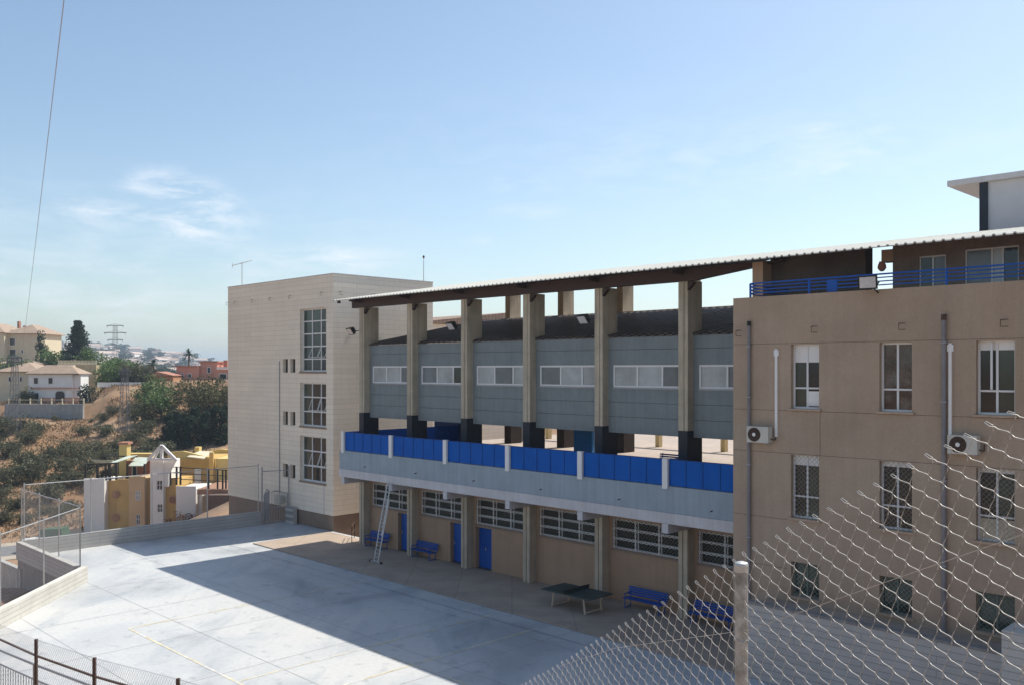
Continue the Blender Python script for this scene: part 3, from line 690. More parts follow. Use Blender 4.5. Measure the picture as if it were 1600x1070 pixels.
# ================================================================== WALLS AND FENCES OF THE COURT
wb_ = tag(MB().box(W, -55.8, -55.5, 16.55, 31.4, GROUND - .1, -9.62).build('court_wall', M_block, None, loc=W(-55.6, 24, GROUND)), 'long low grey block wall along the far left end of the court', 'wall')
wb_.rotation_euler = (0, 0, 0)
def wallx(p, q, th, z0, z1, zq1=None):
    p = Vector(p); q = Vector(q); n = (q - p).normalized().cross(ZZ) * th; zq1 = z1 if zq1 is None else zq1
    mb = MB(); P_ = lambda a, z: Vector((a.x, a.y, z + H))
    mb.hexa([P_(p, z0), P_(q, z0), P_(q + n, z0), P_(p + n, z0), P_(p, z1), P_(q, zq1), P_(q + n, zq1), P_(p + n, z1)]); return mb
K1v, K2v = Vector((-27.6, 51.0, 0)), Vector((-21.3, 44.7, 0))
o = wallx(K1v, K2v, .28, -10.62, -9.64); o = o.build('court_wall', M_block, None, loc=X(-24.5, 48, -10.6)); tag(o, 'short block wall seen from its shaded outer side between two tall fence poles', 'wall')
o = wallx(K1v + Vector((.03, 0.03, 0)), K2v + Vector((.03, .03, 0)), .24, -13.5, -10.622).build('retaining_wall', M_conc, None, loc=X(-24.5, 48, -13)); tag(o, 'dark concrete retaining wall under the short block wall', 'wall')
CE = Vector((-20.25, 17, 0))
o = wallx(K2v + Vector((.0, .15, 0)), CE, -.3, GROUND - .6, -9.72).build('court_wall', M_blockw, None, loc=X(-21, 31, GROUND)); tag(o, 'sunlit whitewashed block wall running towards the viewer at the lower left', 'wall')
o = wallx(Vector((-27.3, 50.3, 0)), Vector((-34.5, 60, 0)), .3, -14.5, -11.1, -12.4).build('ramp_wall', mat('pale_concrete', (.40, .39, .37), streak=.15), None, loc=X(-31, 55, -14)); tag(o, 'pale concrete ramp wall sloping down outside the court at far left', 'wall')
mb = MB(); mb.prism([X(-27, 50, -12.1), X(-21.6, 44.5, -12.1), X(-21, 25, -12.1), X(-40, 25, -12.1), X(-40, 50, -12.1)], ZZ * .05); struct(mb.build('path', mat('terracotta_paving', (.26, .14, .10), joints=(.4, .4, .03, 'floor'))))

def panel_fence(name, label, p, q, zb, zt, nposts, cell=.16, rad=.0025, rails=(1.,), mid=None, post_r=.035, m=None, zb2=None, zt2=None):
    p = Vector(p); q = Vector(q); L_ = (q - p).length; d = (q - p).normalized(); m = m or M_galv
    zb2 = zb if zb2 is None else zb2; zt2 = zt if zt2 is None else zt2
    t = thing(name, label, 'fence', Vector((p.x, p.y, zb + H)), math.atan2(d.y, d.x))
    B = lambda s: zb + (zb2 - zb) * s / L_; T = lambda s: zt + (zt2 - zt) * s / L_
    G = lambda s, z: Vector((p.x + d.x * s, p.y + d.y * s, z + H))
    for i in range(nposts):
        s = L_ * i / (nposts - 1); mb = MB(); mb.tube([G(s, B(s) - .3), G(s, T(s) + .12)], post_r, 8); mb.build('post', m, t)
    mb = MB(); mb.tube([G(0, T(0)), G(L_, T(L_))], post_r * .7, 6)
    if mid: mb.tube([G(0, B(0) + mid), G(L_, B(L_) + mid)], post_r * .6, 6)
    mb.build('rail', m, t)
    mb = MB(); hgt = zt - zb; k = -hgt
    while k < L_:
        for sg in (1, -1):
            a0, a1 = max(0, k), min(L_, k + hgt)
            if a1 - a0 > .05:
                z0, z1 = a0 - k, a1 - k
                if sg < 0: z0, z1 = hgt - z0, hgt - z1
                mb.tube([G(a0, B(a0) + z0), G(a1, B(a1) + z1)], rad, 3, False)
        k += cell
    mb.build('wire_mesh', M_wire, t); return t
wp = W(-55.65, 16.7, 0); wq = W(-55.65, 31.3, 0)
panel_fence('court_fence', 'tall wire fence on the far left court wall in front of the yellow house', (wp.x, wp.y, 0), (wq.x, wq.y, 0), -9.6, -6.5, 5)
panel_fence('court_fence', 'tall wire fence on the short shaded block wall at the court corner', K1v, K2v, -9.6, -6.75, 4)
panel_fence('court_fence', 'tall wire fence with slim poles on the whitewashed wall at left', K2v, (-20.9, 30, 0), -9.7, -6.8, 5)
# gate between the wall and the tower
gt = thing('court_gate', 'grey metal gate with arched tops between the block wall and the cream tower', 'gate', W(-55.6, 31.6, GROUND))
def gleaf(a0, b0, a1, b1):
    mb = MB(); p, q = W(a0, b0, 0), W(a1, b1, 0)
    g = lambda f, z: Vector((p.x + (q.x - p.x) * f, p.y + (q.y - p.y) * f, z + H))
    mb.tube([g(0, GROUND), g(0, -8.5), g(.5, -8.28), g(1, -8.5), g(1, GROUND)], .04, 6); mb.tube([g(0, GROUND + .15), g(1, GROUND + .15)], .03, 6); mb.tube([g(0, -9.4), g(1, -9.4)], .03, 6)
    for k in range(1, 9): mb.tube([g(k / 9, GROUND + .15), g(k / 9, -8.45)], .016, 5)
    mb.build('gate_leaf', M_grey, gt)
gleaf(-55.4, 31.6, -55.1, 33.2); gleaf(-57.2, 33.0, -55.45, 31.65)
for a, b in ((-55.5, 31.5), (-55.0, 33.25)): MB().tube([W(a, b, GROUND), W(a, b, -6.6)], .05, 8).build('gate_post', M_grey, gt)
mb = MB(); mb.tube([W(-55.5, 31.5, -6.9), W(-55.0, 33.2, -6.9)], .03, 6); mb.build('top_rail', M_grey, gt)
tbox('block_stub_wall', 'short pale block wall with a meter box beside the tower corner gate', 'wall', M_block, -55.0, -54.0, 33.0, 33.3, GROUND, -9.35)
o = MB().box(W, -56.2, -55.6, 32.9, 33.2, -9.3, -8.7).build('meter_box', M_cream2, None, loc=W(-55.9, 33, -9.3)); tag(o, 'small cream meter box behind the metal gate', 'box')
hr = thing('handrail', 'small dark tubular handrail at the foot of the cream tower beside the first column', 'handrail', W(-46.4, 32.6, zg))
mb = MB(); mb.tube([W(-46.9, 33, zg), W(-46.9, 33, zg + .95), W(-45.6, 31.9, zg + .95), W(-45.6, 31.9, zg)], .025, 6); mb.tube([W(-46.9, 33, zg + .5), W(-45.6, 31.9, zg + .5)], .02, 6); mb.build('rail', M_rust, hr)

# near lower-left railings
M_brpost = mat('brown_painted_steel', (.085, .055, .045), rough=.5)
NP = [(-18.3, 4.75, -4.42), (-15.35, 4.78, -4.23), (-12.95, 4.78, -3.98), (-10.4, 4.8, -3.66), (-8.0, 4.8, -3.4)]
nf = thing('slope_fence', 'brown steel fence with thin mesh at the bottom left corner, nearest the viewer', 'fence', W(-13, 4.8, -7))
for (a, b, z) in NP: MB().bar(W(a, b, z - 2.6), W(a, b, z), .04).build('post', M_brpost, nf)
mb = MB()
for (a, b, z), (c, d, e) in zip(NP, NP[1:]):
    mb.bar(W(a, b, z - .26), W(c, d, e - .26), .026); mb.bar(W(a, b, z - 1.5), W(c, d, e - 1.5), .026)
mb.build('rail', M_brpost, nf)
mb = MB()
for (a, b, z), (c, d, e) in zip(NP, NP[1:]):
    L_ = c - a; hgt = 1.5; k = -hgt
    mb.tube([W(a, b, z - .01), W(c, d, e - .01)], .003, 3, False)
    while k < L_:
        for sg in (1, -1):
            a0, a1 = max(0, k), min(L_, k + hgt)
            z0, z1 = a0 - k, a1 - k
            if sg < 0: z0, z1 = hgt - z0, hgt - z1
            if a1 - a0 > .02: mb.tube([W(a + a0, b, z - hgt + z0 + (e - z) * a0 / L_), W(a + a1, b, z - hgt + z1 + (e - z) * a1 / L_)], .0014, 3, False)
        k += .075
mb.build('wire_mesh', M_grey, nf)
gf = thing('grey_railing', 'grey metal railing with upright bars behind the brown fence at the bottom left', 'railing', W(-15, 5.7, -7))
GP = [(-22.5, 5.7, -5.9), (-18.4, 5.7, -5.52), (-15.7, 5.7, -5.24), (-12.9, 5.7, -4.95), (-10.0, 5.7, -4.65)]
for (a, b, z) in GP: MB().tube([W(a, b, z - 1.6), W(a, b, z)], .03, 8).build('post', M_grey, gf)
for (a, b, z), (c, d, e) in zip(GP, GP[1:]):
    mb = MB(); mb.tube([W(a, b, z - .02), W(c, d, e - .02)], .025, 6); mb.tube([W(a, b, z - .3), W(c, d, e - .3)], .018, 6)
    for k in range(1, 26): f = k / 26; mb.tube([W(a + (c - a) * f, b, z - 1.3 + (e - z) * f), W(a + (c - a) * f, b, z - .3 + (e - z) * f)], .009, 4, False)
    mb.build('railing_bay', M_grey, gf)

# foreground chain-link fence going down the slope
D = Vector((-.333, .943, 0)).normalized(); th = math.radians(27.3)
Sx = D * math.cos(th) - ZZ * math.sin(th); Nx = D * math.sin(th) + ZZ * math.cos(th); Out = D.cross(ZZ)
P0 = Vector((.865, 3.5, -.742 + H))
cf = thing('chain_link_fence', 'foreground galvanised chain-link fence sloping down with bare wire tips, at right', 'fence', Vector((.865, 3.5, H - 3.1)), math.atan2(D.y, D.x))
def FQ(s, n, o=0.):
    p = P0 + Sx * s + Nx * n + Out * o; t = (p - P0).dot(D)
    p.z += -(.5337 - .516) * t if t > 0 else -(.4988 - .516) * t * 1.0
    p += Out * (.006 * math.sin(s * 4.1 + n * 3) + .004 * math.sin(n * 7.3 - s * 2.2)); return p
rnd = random.Random(3)
pch = .0787; hp_ = pch / 2; mb = MB()
for k in range(-44, 82):
    left_even = (k % 2 == 0); pts = []; rad = []
    J = 50
    nodes_ = []
    for j in range(J + 1):
        left = (j % 2 == 0) == left_even
        nodes_.append((k * hp_ if left else (k + 1) * hp_, -j * hp_, left))
    # tips: each wire pair starts with a bent-over tip
    s0, n0, l0 = nodes_[0]
    js, jn = rnd.uniform(-.004, .004), rnd.uniform(-.004, .004)
    if not l0:       # this wire reaches its right node first: comes from the tip
        pts += [FQ(s0 + .004, n0 + .004, .004), FQ(s0 + .020 + js, n0 + .021 + jn, .004), FQ(s0 + .0225 + js, n0 + .018 + jn, 0), FQ(s0 + .009, n0 + .004, -.004)]; rad += [.0016] * 4
    for j in range(J):
        (a, b, l), (c, d, _) = nodes_[j], nodes_[j + 1]
        gentle = not l                 # moving from the right-hand node (larger s) back to the left = downhill-right family
        r = .00165 if gentle else .0014
        o = .0022 if gentle else -.0022
        ex = .0030
        da, db = (c - a), (d - b); nrm = (-db, da); ln = math.hypot(*nrm); nrm = (nrm[0] / ln * ex, nrm[1] / ln * ex)
        sg = 1 if gentle else -1
        for f, e in ((.05, .35), (.2, 1.), (.5, 0), (.8, -1.), (.95, -.35)):
            pts.append(FQ(a + da * f + nrm[0] * e * sg, b + db * f + nrm[1] * e * sg, o)); rad.append(r)
    mb.tube(pts, rad, 4, False)
mb.build('wire_mesh', M_wire, cf, smooth=True)
pb = P0 - Out * 0 + D * 0
side = Vector((.35, -.9, 0)).normalized()
pc = P0 + side * .035
mb = MB(); zt_ = P0.z
mb.tube([Vector((pc.x, pc.y, H - 3.6)), Vector((pc.x, pc.y, zt_ - .012)), Vector((pc.x, pc.y, zt_ - .011))], [.0245, .0245, .0245], 24)
po = mb.build('post', M_post, cf, smooth=False)
mb = MB(); mb.tube([Vector((pc.x, pc.y, zt_ + z)) for z in (-.03, -.004, .004, .008, .0095)], [.0265, .0265, .024, .015, .004], 24); mb.build('post_cap', M_galv, po)
mb = MB(); 
mb.tube([pc + Vector((.027 * math.cos(k * math.pi / 12), .027 * math.sin(k * math.pi / 12), -.29 + .004 * math.sin(k))) for k in range(25)], .002, 5, False); mb.build('tie_wire', M_wire, po)
mb = MB(); n_pts = []
mb.tube([FQ(-1.75, -.29, -.006), FQ(-.6, -.265, -.006), FQ(0, -.255, -.006)], .0009, 5); mb.tube([FQ(0, -.255, -.006), FQ(1.2, -.07, -.006), FQ(2.0, .0, -.006)], .0009, 5)
mb.build('tension_wire', M_wire, cf)

# overhead cable
# ================================================================== BACKGROUND HOUSES
M_hwhite = mat('white_render', (0.800, 0.780, 0.740), var=.05, streak=.06)
M_hcream = mat('cream_render', (0.651, 0.572, 0.413), var=.06)
M_gold = mat('gold_render', (.56, .36, .12), var=.07, streak=.07)
M_peach = mat('peach_render', (.58, .40, .22), var=.06)
M_yel2 = mat('yellow_wall', (.64, .49, .19), var=.06)
M_tile = mat('pale_clay_tile', (.42, .31, .23), var=.15, joints=(.4, .5, .05, 'floor'), jcol=.6)
M_salmon = mat('salmon_render', (.60, .29, .21), var=.08)
M_redtile = mat('red_tile', (.40, .19, .13), var=.15)
def xbox(x0, x1, y0, y1, z0, z1): return MB().box(X, x0, x1, y0, y1, z0, z1)
XP = lambda y: Plane(Vector((0, y, H)), Vector((1, 0, 0)), Vector((0, -1, 0)))
def hip(x0, x1, y0, y1, z, h, ov=.5):
    x0 -= ov; x1 += ov; y0 -= ov; y1 += ov; w = min(x1 - x0, y1 - y0) / 2; mb = MB()
    if x1 - x0 >= y1 - y0: r0, r1 = (x0 + w, (y0 + y1) / 2), (x1 - w, (y0 + y1) / 2)
    else: r0, r1 = ((x0 + x1) / 2, y0 + w), ((x0 + x1) / 2, y1 - w)
    if r0 == r1: r1 = (r1[0] + .01, r1[1])
    vs = [X(x0, y0, z), X(x1, y0, z), X(x1, y1, z), X(x0, y1, z), X(r0[0], r0[1], z + h), X(r1[0], r1[1], z + h)]
    mb.add(vs + [v - ZZ * .15 for v in vs[:4]], [(0, 1, 5, 4), (1, 2, 5), (2, 3, 4, 5), (3, 0, 4), (0, 6, 7, 1), (1, 7, 8, 2), (2, 8, 9, 3), (3, 9, 6, 0), (9, 8, 7, 6)] if x1 - x0 >= y1 - y0 else
           [(0, 1, 4), (1, 2, 5, 4), (2, 3, 5), (3, 0, 4, 5), (0, 6, 7, 1), (1, 7, 8, 2), (2, 8, 9, 3), (3, 9, 6, 0), (9, 8, 7, 6)])
    return mb
# --- yellow and white house just beyond the court
def px(x, y=105): return (x - 800) / 1416 * y
def pz(v, y=105): return -(v - 577) / 1416 * y
yh = thing('terraced_house', 'yellow and white stepped house with gable and roof terraces beyond the far court wall', 'house', X(px(230), 106, -20), 0)
BZ = -21
def block(x0, x1, y0, y1, ytop, m, name='wall', holes=None, lip=.0):
    Pn = XP(y0); a, b, zt = px(x0, y0), px(x1, y0) - .004, pz(ytop, y0); mb = MB()
    hs = [(px(h[0], y0), px(h[1], y0), pz(h[3], y0), pz(h[2], y0)) for h in (holes or [])]
    wall_holes(mb, Pn, a, b, BZ, zt, hs, .2)
    mb.box(X, a, b, y0 + .21, y1, BZ, zt - .35)
    for s in (a, b): mb.add([X(s, y0, BZ), X(s, y0 + .21, BZ), X(s, y0 + .21, zt), X(s, y0, zt)], [(0, 1, 2, 3)])
    mb.add([X(a, y0, zt), X(b, y0, zt), X(b, y0 + .21, zt), X(a, y0 + .21, zt)], [(0, 1, 2, 3)]); mb.add([X(a, y0 + .211, zt - .4), X(b, y0 + .211, zt - .4), X(b, y0 + .211, zt), X(a, y0 + .211, zt)], [(0, 1, 2, 3)])
    w = mb.build(name, m, yh)
    for (A, B, Z0, Z1), h in zip(hs, holes or []):
        f = MB()
        for s0, s1 in ((A, A + .07), (B - .07, B), ((A + B) / 2 - .03, (A + B) / 2 + .03)): f.box(Pn, s0, s1, -.12, -.06, Z0, Z1)
        for zz in (Z0 + .001, (Z0 + Z1) / 2, Z1 - .06): f.box(Pn, A + .072, B - .072, -.12, -.063, zz, zz + .055)
        fo = f.build('window_frame', M_alu, w); MB().box(Pn, A, B, -.16, -.13, Z0, Z1).build('pane', h[4] if len(h) > 4 else M_pane, fo)
    return w
block(131, 163, 103.6, 109, 747, M_hwhite); block(163.1, 182, 104.6, 109, 750, M_gold); block(182.1, 201, 104.0, 109, 748, M_gold)
block(201.1, 226, 103.2, 109, 744, M_peach, holes=[(211, 219.5, 766, 781, M_panefrost), (212, 219, 803, 819)])
block(226.1, 234.8, 104.1, 109, 746, M_gold)
block(234.9, 255, 102.8, 108, 717, M_hwhite, holes=[(244.5, 254, 750, 765), (245.5, 254, 787, 800)])
block(255.1, 275, 103.6, 109, 746, M_gold); block(275.1, 306, 103.2, 109, 759, M_hwhite); block(306.1, 316, 104.1, 109, 762, M_hwhite)
# open gable truss on the white stair block, and the block's wing wall
g_ = 102.5
gA = [X(px(231, g_), g_, pz(718, g_)), X(px(252.5, g_), g_, pz(695.5, g_)), X(px(276, g_), g_, pz(719, g_))]
mb = MB(); mb.bar(gA[0], gA[1], .3, .3); mb.bar(gA[1], gA[2], .3, .3); mb.bar(X(px(252.5, g_), g_, pz(717, g_)), gA[1] - ZZ * .25, .3, .28); mb.bar(X(px(241, g_), g_, pz(716, g_)), X(px(248, g_), g_, pz(704, g_)), .18)
mb.bar(X(px(235, g_), g_, pz(717, g_)), X(px(272, g_), g_, pz(717, g_)), .26)
mb.build('gable_truss', M_white, yh)
mb = MB(); mb.prism([X(px(255.2, 103), 103, pz(760, 103)), X(px(263, 103), 103, pz(760, 103)), X(px(263, 103), 103, pz(740, 103)), X(px(274, 103), 103, pz(719, 103)), X(px(255.2, 103), 103, pz(719, 103))], Vector((0, .5, 0))); mb.build('wing_wall', M_hwhite, yh)
def ybox(x0, x1, y0, y1, b, t): return xbox(px(x0, y0), px(x1, y0), y0, y1, pz(b, y0), pz(t, y0))
ybox(186, 198, 111, 112.2, 760, 694).build('chimney', M_yel2, yh); xbox(px(184.5, 110.9), px(200, 110.9), 110.9, 112.3, pz(694, 110.9) + .005, pz(690.5, 110.9)).build('chimney_cap', M_redtile, yh)
ybox(188, 238, 112.4, 113.6, 760, 708).build('parapet_wall', M_yel2, yh)
ybox(197, 234, 110, 112.3, 760, 719).build('terrace_room', mat('dark_red_render', (.24, .11, .075)), yh)
ybox(206, 214, 109.93, 109.99, 745, 725).build('terrace_door', M_alu, yh); ybox(207, 213, 109.88, 109.92, 744, 726).build('door_pane', M_pane, yh)
ybox(140, 236, 109.1, 110, 770, 747).build('terrace_floor', mat('clay_paving', (.36, .2, .13)), yh)
mb = MB(); mb.prism([X(px(201, 107.6), 107.6, pz(728, 107.6)), X(px(226, 107.6), 107.6, pz(728, 107.6)), X(px(233, 110), 110, pz(715, 110)), X(px(212, 110), 110, pz(714, 110))], ZZ * .08); mb.build('awning', mat('pale_green_sheet', (.50, .54, .46)), yh)
mb = MB(); mb.prism([X(px(141, 106), 106, pz(718, 106)), X(px(176, 106), 106, pz(719, 106)), X(px(182, 109), 109, pz(722, 109)), X(px(150, 109), 109, pz(723, 109))], ZZ * .06); mb.prism([X(px(163, 105), 105, pz(726, 105)), X(px(182, 105), 105, pz(722, 105)), X(px(215, 109), 109, pz(711, 109)), X(px(200, 109), 109, pz(712, 109))], ZZ * .05); mb.build('pergola_canopy', MATS['pale_green_sheet'], yh)
for a, yy in ((134, 104.2), (153, 104.8), (165, 104.9), (172, 104.6), (182, 105), (152, 108.5), (170, 108.5), (199, 107.6), (226, 107.6)):
    MB().bar(X(px(a, yy), yy, pz(750, yy)), X(px(a, yy), yy, pz(724, yy)), .2).build('pergola_post', mat('dark_timber', (.05, .045, .04)), yh)
mb = MB(); mb.bar(X(px(132, 104.4), 104.4, pz(725, 104.4)), X(px(183, 105), 105, pz(723, 105)), .16)
mb.build('pergola_beam', mat('dark_timber', (.05, .045, .04)), yh)
MB().bar(X(px(162, 108.9), 108.9, pz(711, 108.9)), X(px(215, 109), 109, pz(713, 109)), .14).build('pergola_beam', MATS['dark_timber'], yh)
for (a, zz, yy) in ((181, 772, 103.8), (181, 808, 103.8), (270, 780, 103.4)):
    mb = MB(); r = .36; c0x, c0z = px(a, yy), pz(zz, yy)
    mb.tube([X(c0x + r * math.cos(t * math.pi / 8), yy, c0z + r * math.sin(t * math.pi / 8)) for t in range(17)], .09, 5, False); mb.tube([X(c0x - r, yy, c0z), X(c0x + r, yy, c0z)], .06); mb.tube([X(c0x, yy, c0z - r), X(c0x, yy, c0z + r)], .06); mb.build('wall_ornament', M_redtile, yh)
# right-hand half with its terrace
ybox(275, 336, 112.0, 119, 770, 716).build('upper_storey', M_gold, yh)
ybox(337, 372, 110, 119, 770, 716).build('upper_storey', M_yel2, yh)
mb = MB(); y_ = 112.2
mb.prism([X(px(262, y_), y_, pz(716, y_) + .01), X(px(262, y_), y_, pz(706, y_)), X(px(286, y_), y_, pz(704, y_)), X(px(336, y_), y_, pz(716, y_) + .01)], Vector((0, .4, 0))); mb.build('parapet', M_yel2, yh)
mb = MB(); mb.prism([X(px(292, 111.5), 111.5, pz(714, 111.5)), X(px(318, 111.5), 111.5, pz(717, 111.5)), X(px(333, 114), 114, pz(706, 114)), X(px(312, 114), 114, pz(705, 114))], ZZ * .12); mb.build('roof_slab', M_hcream, yh)
ybox(304, 311, 116, 117, 716, 698).build('chimney', M_yel2, yh)
mb = MB(); mb.prism([X(px(316, 119.2), 119.2, pz(716, 119.2)), X(px(316, 119.2), 119.2, pz(705, 119.2)), X(px(345, 119.2), 119.2, pz(701, 119.2)), X(px(372, 119.2), 119.2, pz(703, 119.2)), X(px(372, 119.2), 119.2, pz(716, 119.2))], Vector((0, .6, 0))); mb.build('rear_parapet', M_yel2, yh)
ybox(327, 333, 109.5, 109.9, 760, 706).build('corner_pilaster', M_gold, yh)
ybox(304, 314, 111.9, 111.98, 757, 731).build('terrace_door', M_white, yh)
mb = MB()
for a in (258, 266, 276, 282): mb.bar(X(px(a, 103.5), 103.5, pz(757, 103.5)), X(px(a, 103.5), 103.5, pz(729, 103.5)), .18)
for a in (326, 340, 348, 353): mb.bar(X(px(a, 101), 101, pz(768, 101)), X(px(a, 101), 101, pz(733, 101)), .16)
for zz in (729, 738, 747): mb.bar(X(px(258, 103.5), 103.5, pz(zz, 103.5)), X(px(284, 103.5), 103.5, pz(zz, 103.5)), .08); mb.bar(X(px(284, 103.5), 103.5, pz(zz + 1, 103.5)), X(px(355, 101), 101, pz(zz + 5, 101)), .08)
mb.build('terrace_railing', M_black, yh)
xbox(px(308, 100.5), px(375, 100.5), 100.5, 109, pz(772, 100.5), pz(764, 100.5)).build('clay_terrace', MATS['clay_paving'], yh)
bw = tag(xbox(px(325, 99), px(385, 99), 99, 100.4, -21, pz(773, 99)).build('stone_wall', mat('dark_stone', (.16, .11, .09), joints=(.8, .4, .04, 'uv')), None, loc=X(px(350), 99, -21)), 'dark brown stone wall under the clay terrace right of the yellow house', 'wall')

# --- skip covered in green netting, parked cars on the road
gs = thing('green_covered_skip', 'skip under green netting standing on the valley road left of the white house wall', 'skip', X(-51, 100, ground(-51, 100)), .3)
g0 = Vector((-50.6, 100, ground(-50.6, 100) + H))
mb = MB(); Gs = lambda a, b, c: g0 + Vector((a, b, c))
mb.hexa([Gs(-1.2, -1, 0), Gs(1.2, -1, 0), Gs(1.2, 1.2, 0), Gs(-1.2, 1.2, 0), Gs(-1.4, -1.1, 1.3), Gs(1.4, -1.1, 1.3), Gs(1.4, 1.3, 1.3), Gs(-1.4, 1.3, 1.3)]); mb.build('skip_body', M_grey, gs)
mb = MB(); mb.hexa([Gs(-1.45, -1.15, .5), Gs(1.45, -1.15, .5), Gs(1.45, 1.35, .5), Gs(-1.45, 1.35, .5), Gs(-1.1, -.8, 2.4), Gs(1.3, -.8, 2.5), Gs(1.2, 1, 2.5), Gs(-1, 1, 2.3)]); mb.build('netting', mat('green_netting', (.04, .12, .07), var=.3, scale=3), gs)
def car(label, x, y, m, rz):
    z = ground(x, y) + .15; t = thing('parked_car', label, 'car', X(x, y, z), rz, group='cars parked on the valley road'); mw = MW[t.name]
    F = lambda a, b, c: mw @ Vector((a, b, c))
    mb = MB(); prof = [(-2, .35), (2, .35), (2.05, .75), (1.2, .9), (.6, 1.4), (-1.2, 1.42), (-1.9, .95)]
    mb.prism([F(a, -.8, c) for a, c in prof], (F(0, 1, 0) - F(0, 0, 0)) * 1.6); mb.build('body', m, t)
    mb = MB()
    mb.prism([F(a, -.81, c) for a, c in ((1.0, .93), (.55, 1.33), (-1.1, 1.34), (-1.5, .95))], (F(0, 1, 0) - F(0, 0, 0)) * 1.62); mb.build('side_windows', M_pane, t)
    for a in (-1.25, 1.25):
        for b in (-.82, .62): mb = MB(); mb.tube([F(a, b, .33), F(a, b + .2, .33)], .33, 12); mb.build('wheel', M_black, t)
car('white car parked on the valley road below the fence, far left', -51.6, 98.6, M_white, 1.1)
car('silver car parked behind the white one on the valley road', -58.5, 92.5, M_grey, .6)

# --- left hillside houses
def face_windows(par, P, lst, m=M_pane):
    for (a, b, c, d) in lst:
        f = MB(); 
        f.box(P, a, b, .004, .07, c, d); fo = f.build('window', M_alu, par); MB().box(P, a + .12, b - .12, .072, .09, c + .12, d - .12).build('pane', m, fo)
Y1 = 171; q1 = Y1 / 1416
def p1(x): return (x - 800) * q1
def z1_(y): return -(y - 577) * q1
h1 = thing('white_villa', 'low white two-storey villa with pale tiled roof on the grey retaining wall, left hillside', 'house', X(p1(80), 174, -6.5), 0)
xbox(p1(40), p1(108), 172, 176.5, -6.6, z1_(583)).build('wall', M_hwhite, h1)
xbox(p1(108) + .01, p1(119), 172.8, 176, -6.6, z1_(585)).build('side_wall', M_hwhite, h1)
xbox(p1(58), p1(119), 171.9, 171.99, -6.6, z1_(621)).build('plinth', M_salmon, h1)
xbox(p1(44), p1(119), 171.6, 171.98, z1_(607), z1_(605)).build('string_course', M_salmon, h1)
hip(p1(40), p1(117), 172, 176.5, z1_(583), 1.6).build('roof', M_tile, h1)
xbox(p1(93), p1(98), 175, 176, z1_(580), z1_(570)).build('chimney', M_hcream, h1)
face_windows(h1, XP(172), [(p1(48), p1(56), z1_(600), z1_(589)), (p1(71), p1(79), z1_(600), z1_(589)), (p1(50), p1(57), z1_(626), z1_(613))])
mb = MB(); mb.prism([X(p1(83), 171.85, -6.55), X(p1(97), 171.85, -6.55), X(p1(97), 171.85, z1_(614)), X(p1(94), 171.85, z1_(611)), X(p1(86), 171.85, z1_(611)), X(p1(83), 171.85, z1_(614))], Vector((0, .04, 0))); mb.build('arched_doorway', mat('dark_doorway', (.06, .045, .04)), h1)
h1b = thing('beige_annex', 'beige annex house with small window left of the white villa', 'house', X(p1(25), 178, -6.5), 0)
xbox(p1(-30), p1(39), 176, 186, -6.6, z1_(580)).build('wall', M_hcream, h1b); hip(p1(-30), p1(39), 176, 186, z1_(580), 1.8).build('roof', M_tile, h1b)
face_windows(h1b, XP(176), [(p1(8), p1(13), z1_(597), z1_(588)), (p1(-10), p1(-4), z1_(597), z1_(588)), (p1(10), p1(20), z1_(625), z1_(614))])
cr = thing('cream_terrace_building', 'cream terrace building with balustrade on its flat roof behind the white villa', 'building', X(p1(135), 186, -6.5), 0)
q2 = 186 / 1416
xbox((92 - 800) * q2, (150 - 800) * q2, 186, 189, -6.8, -(570 - 577) * q2).build('wall', mat('ochre_render', (.50, .40, .25), streak=.1), cr)
mb = MB(); z0 = 7 * q2
mb.box(X, (90 - 800) * q2, (151 - 800) * q2, 185.8, 186.1, z0 + .01, z0 + .25)
for k in range(28): a = (91 - 800) * q2 + k * .29; mb.box(X, a, a + .12, 185.9, 186.05, z0 + .25, z0 + .8)
mb.box(X, (90 - 800) * q2, (151 - 800) * q2, 185.85, 186.1, z0 + .8, z0 + .95); mb.build('balustrade', M_hcream, cr)
face_windows(cr, XP(186), [((121 - 800) * q2, (140 - 800) * q2, -1.6, -1.0)])
rw = tag(xbox(p1(28), p1(147), 166.5, 167.1, -12, -6.35).build('retaining_wall', mat('grey_render', (.33, .33, .32), streak=.12), None, loc=X(p1(88), 166.5, -12)), 'plain grey retaining wall on the hillside beneath the white villa', 'wall')
gfn = thing('garden_fence', 'low white garden fence with posts along the top of the grey retaining wall', 'fence', X(p1(88), 166.8, -6.35), 0)
for k in range(8): a = p1(33) + k * (p1(147) - p1(33)) / 7; MB().box(X, a - .1, a + .1, 166.7, 166.9, -6.348, -5.3).build('post', M_hcream, gfn)
MB().box(X, p1(33), p1(147), 166.77, 166.83, -5.6, -5.5).build('rail', M_hcream, gfn)
Y3 = 240; q3 = Y3 / 1416
def p3(x): return (x - 800) * q3
def z3(y): return -(y - 577) * q3
h3 = thing('upper_villa', 'cream villa with hipped tiled roof at the top left edge of the hillside', 'house', X(p3(30), 246, 1), 0)
xbox(p3(-40), p3(13), 238, 252, -.5, z3(520)).build('left_wing', M_hcream, h3)
xbox(p3(13) + .01, p3(61), 240, 252, -.5, z3(521)).build('wall', M_hcream, h3); hip(p3(13), p3(61), 240, 252, z3(521), 2.5, .8).build('roof', M_tile, h3)
hip(p3(-40), p3(12), 238, 252, z3(520), 2.6, .7).build('roof', M_tile, h3)
face_windows(h3, XP(240), [(p3(15), p3(24), z3(540), z3(528)), (p3(15), p3(25), z3(558), z3(545)), (p3(33), p3(37), z3(552), z3(546))])
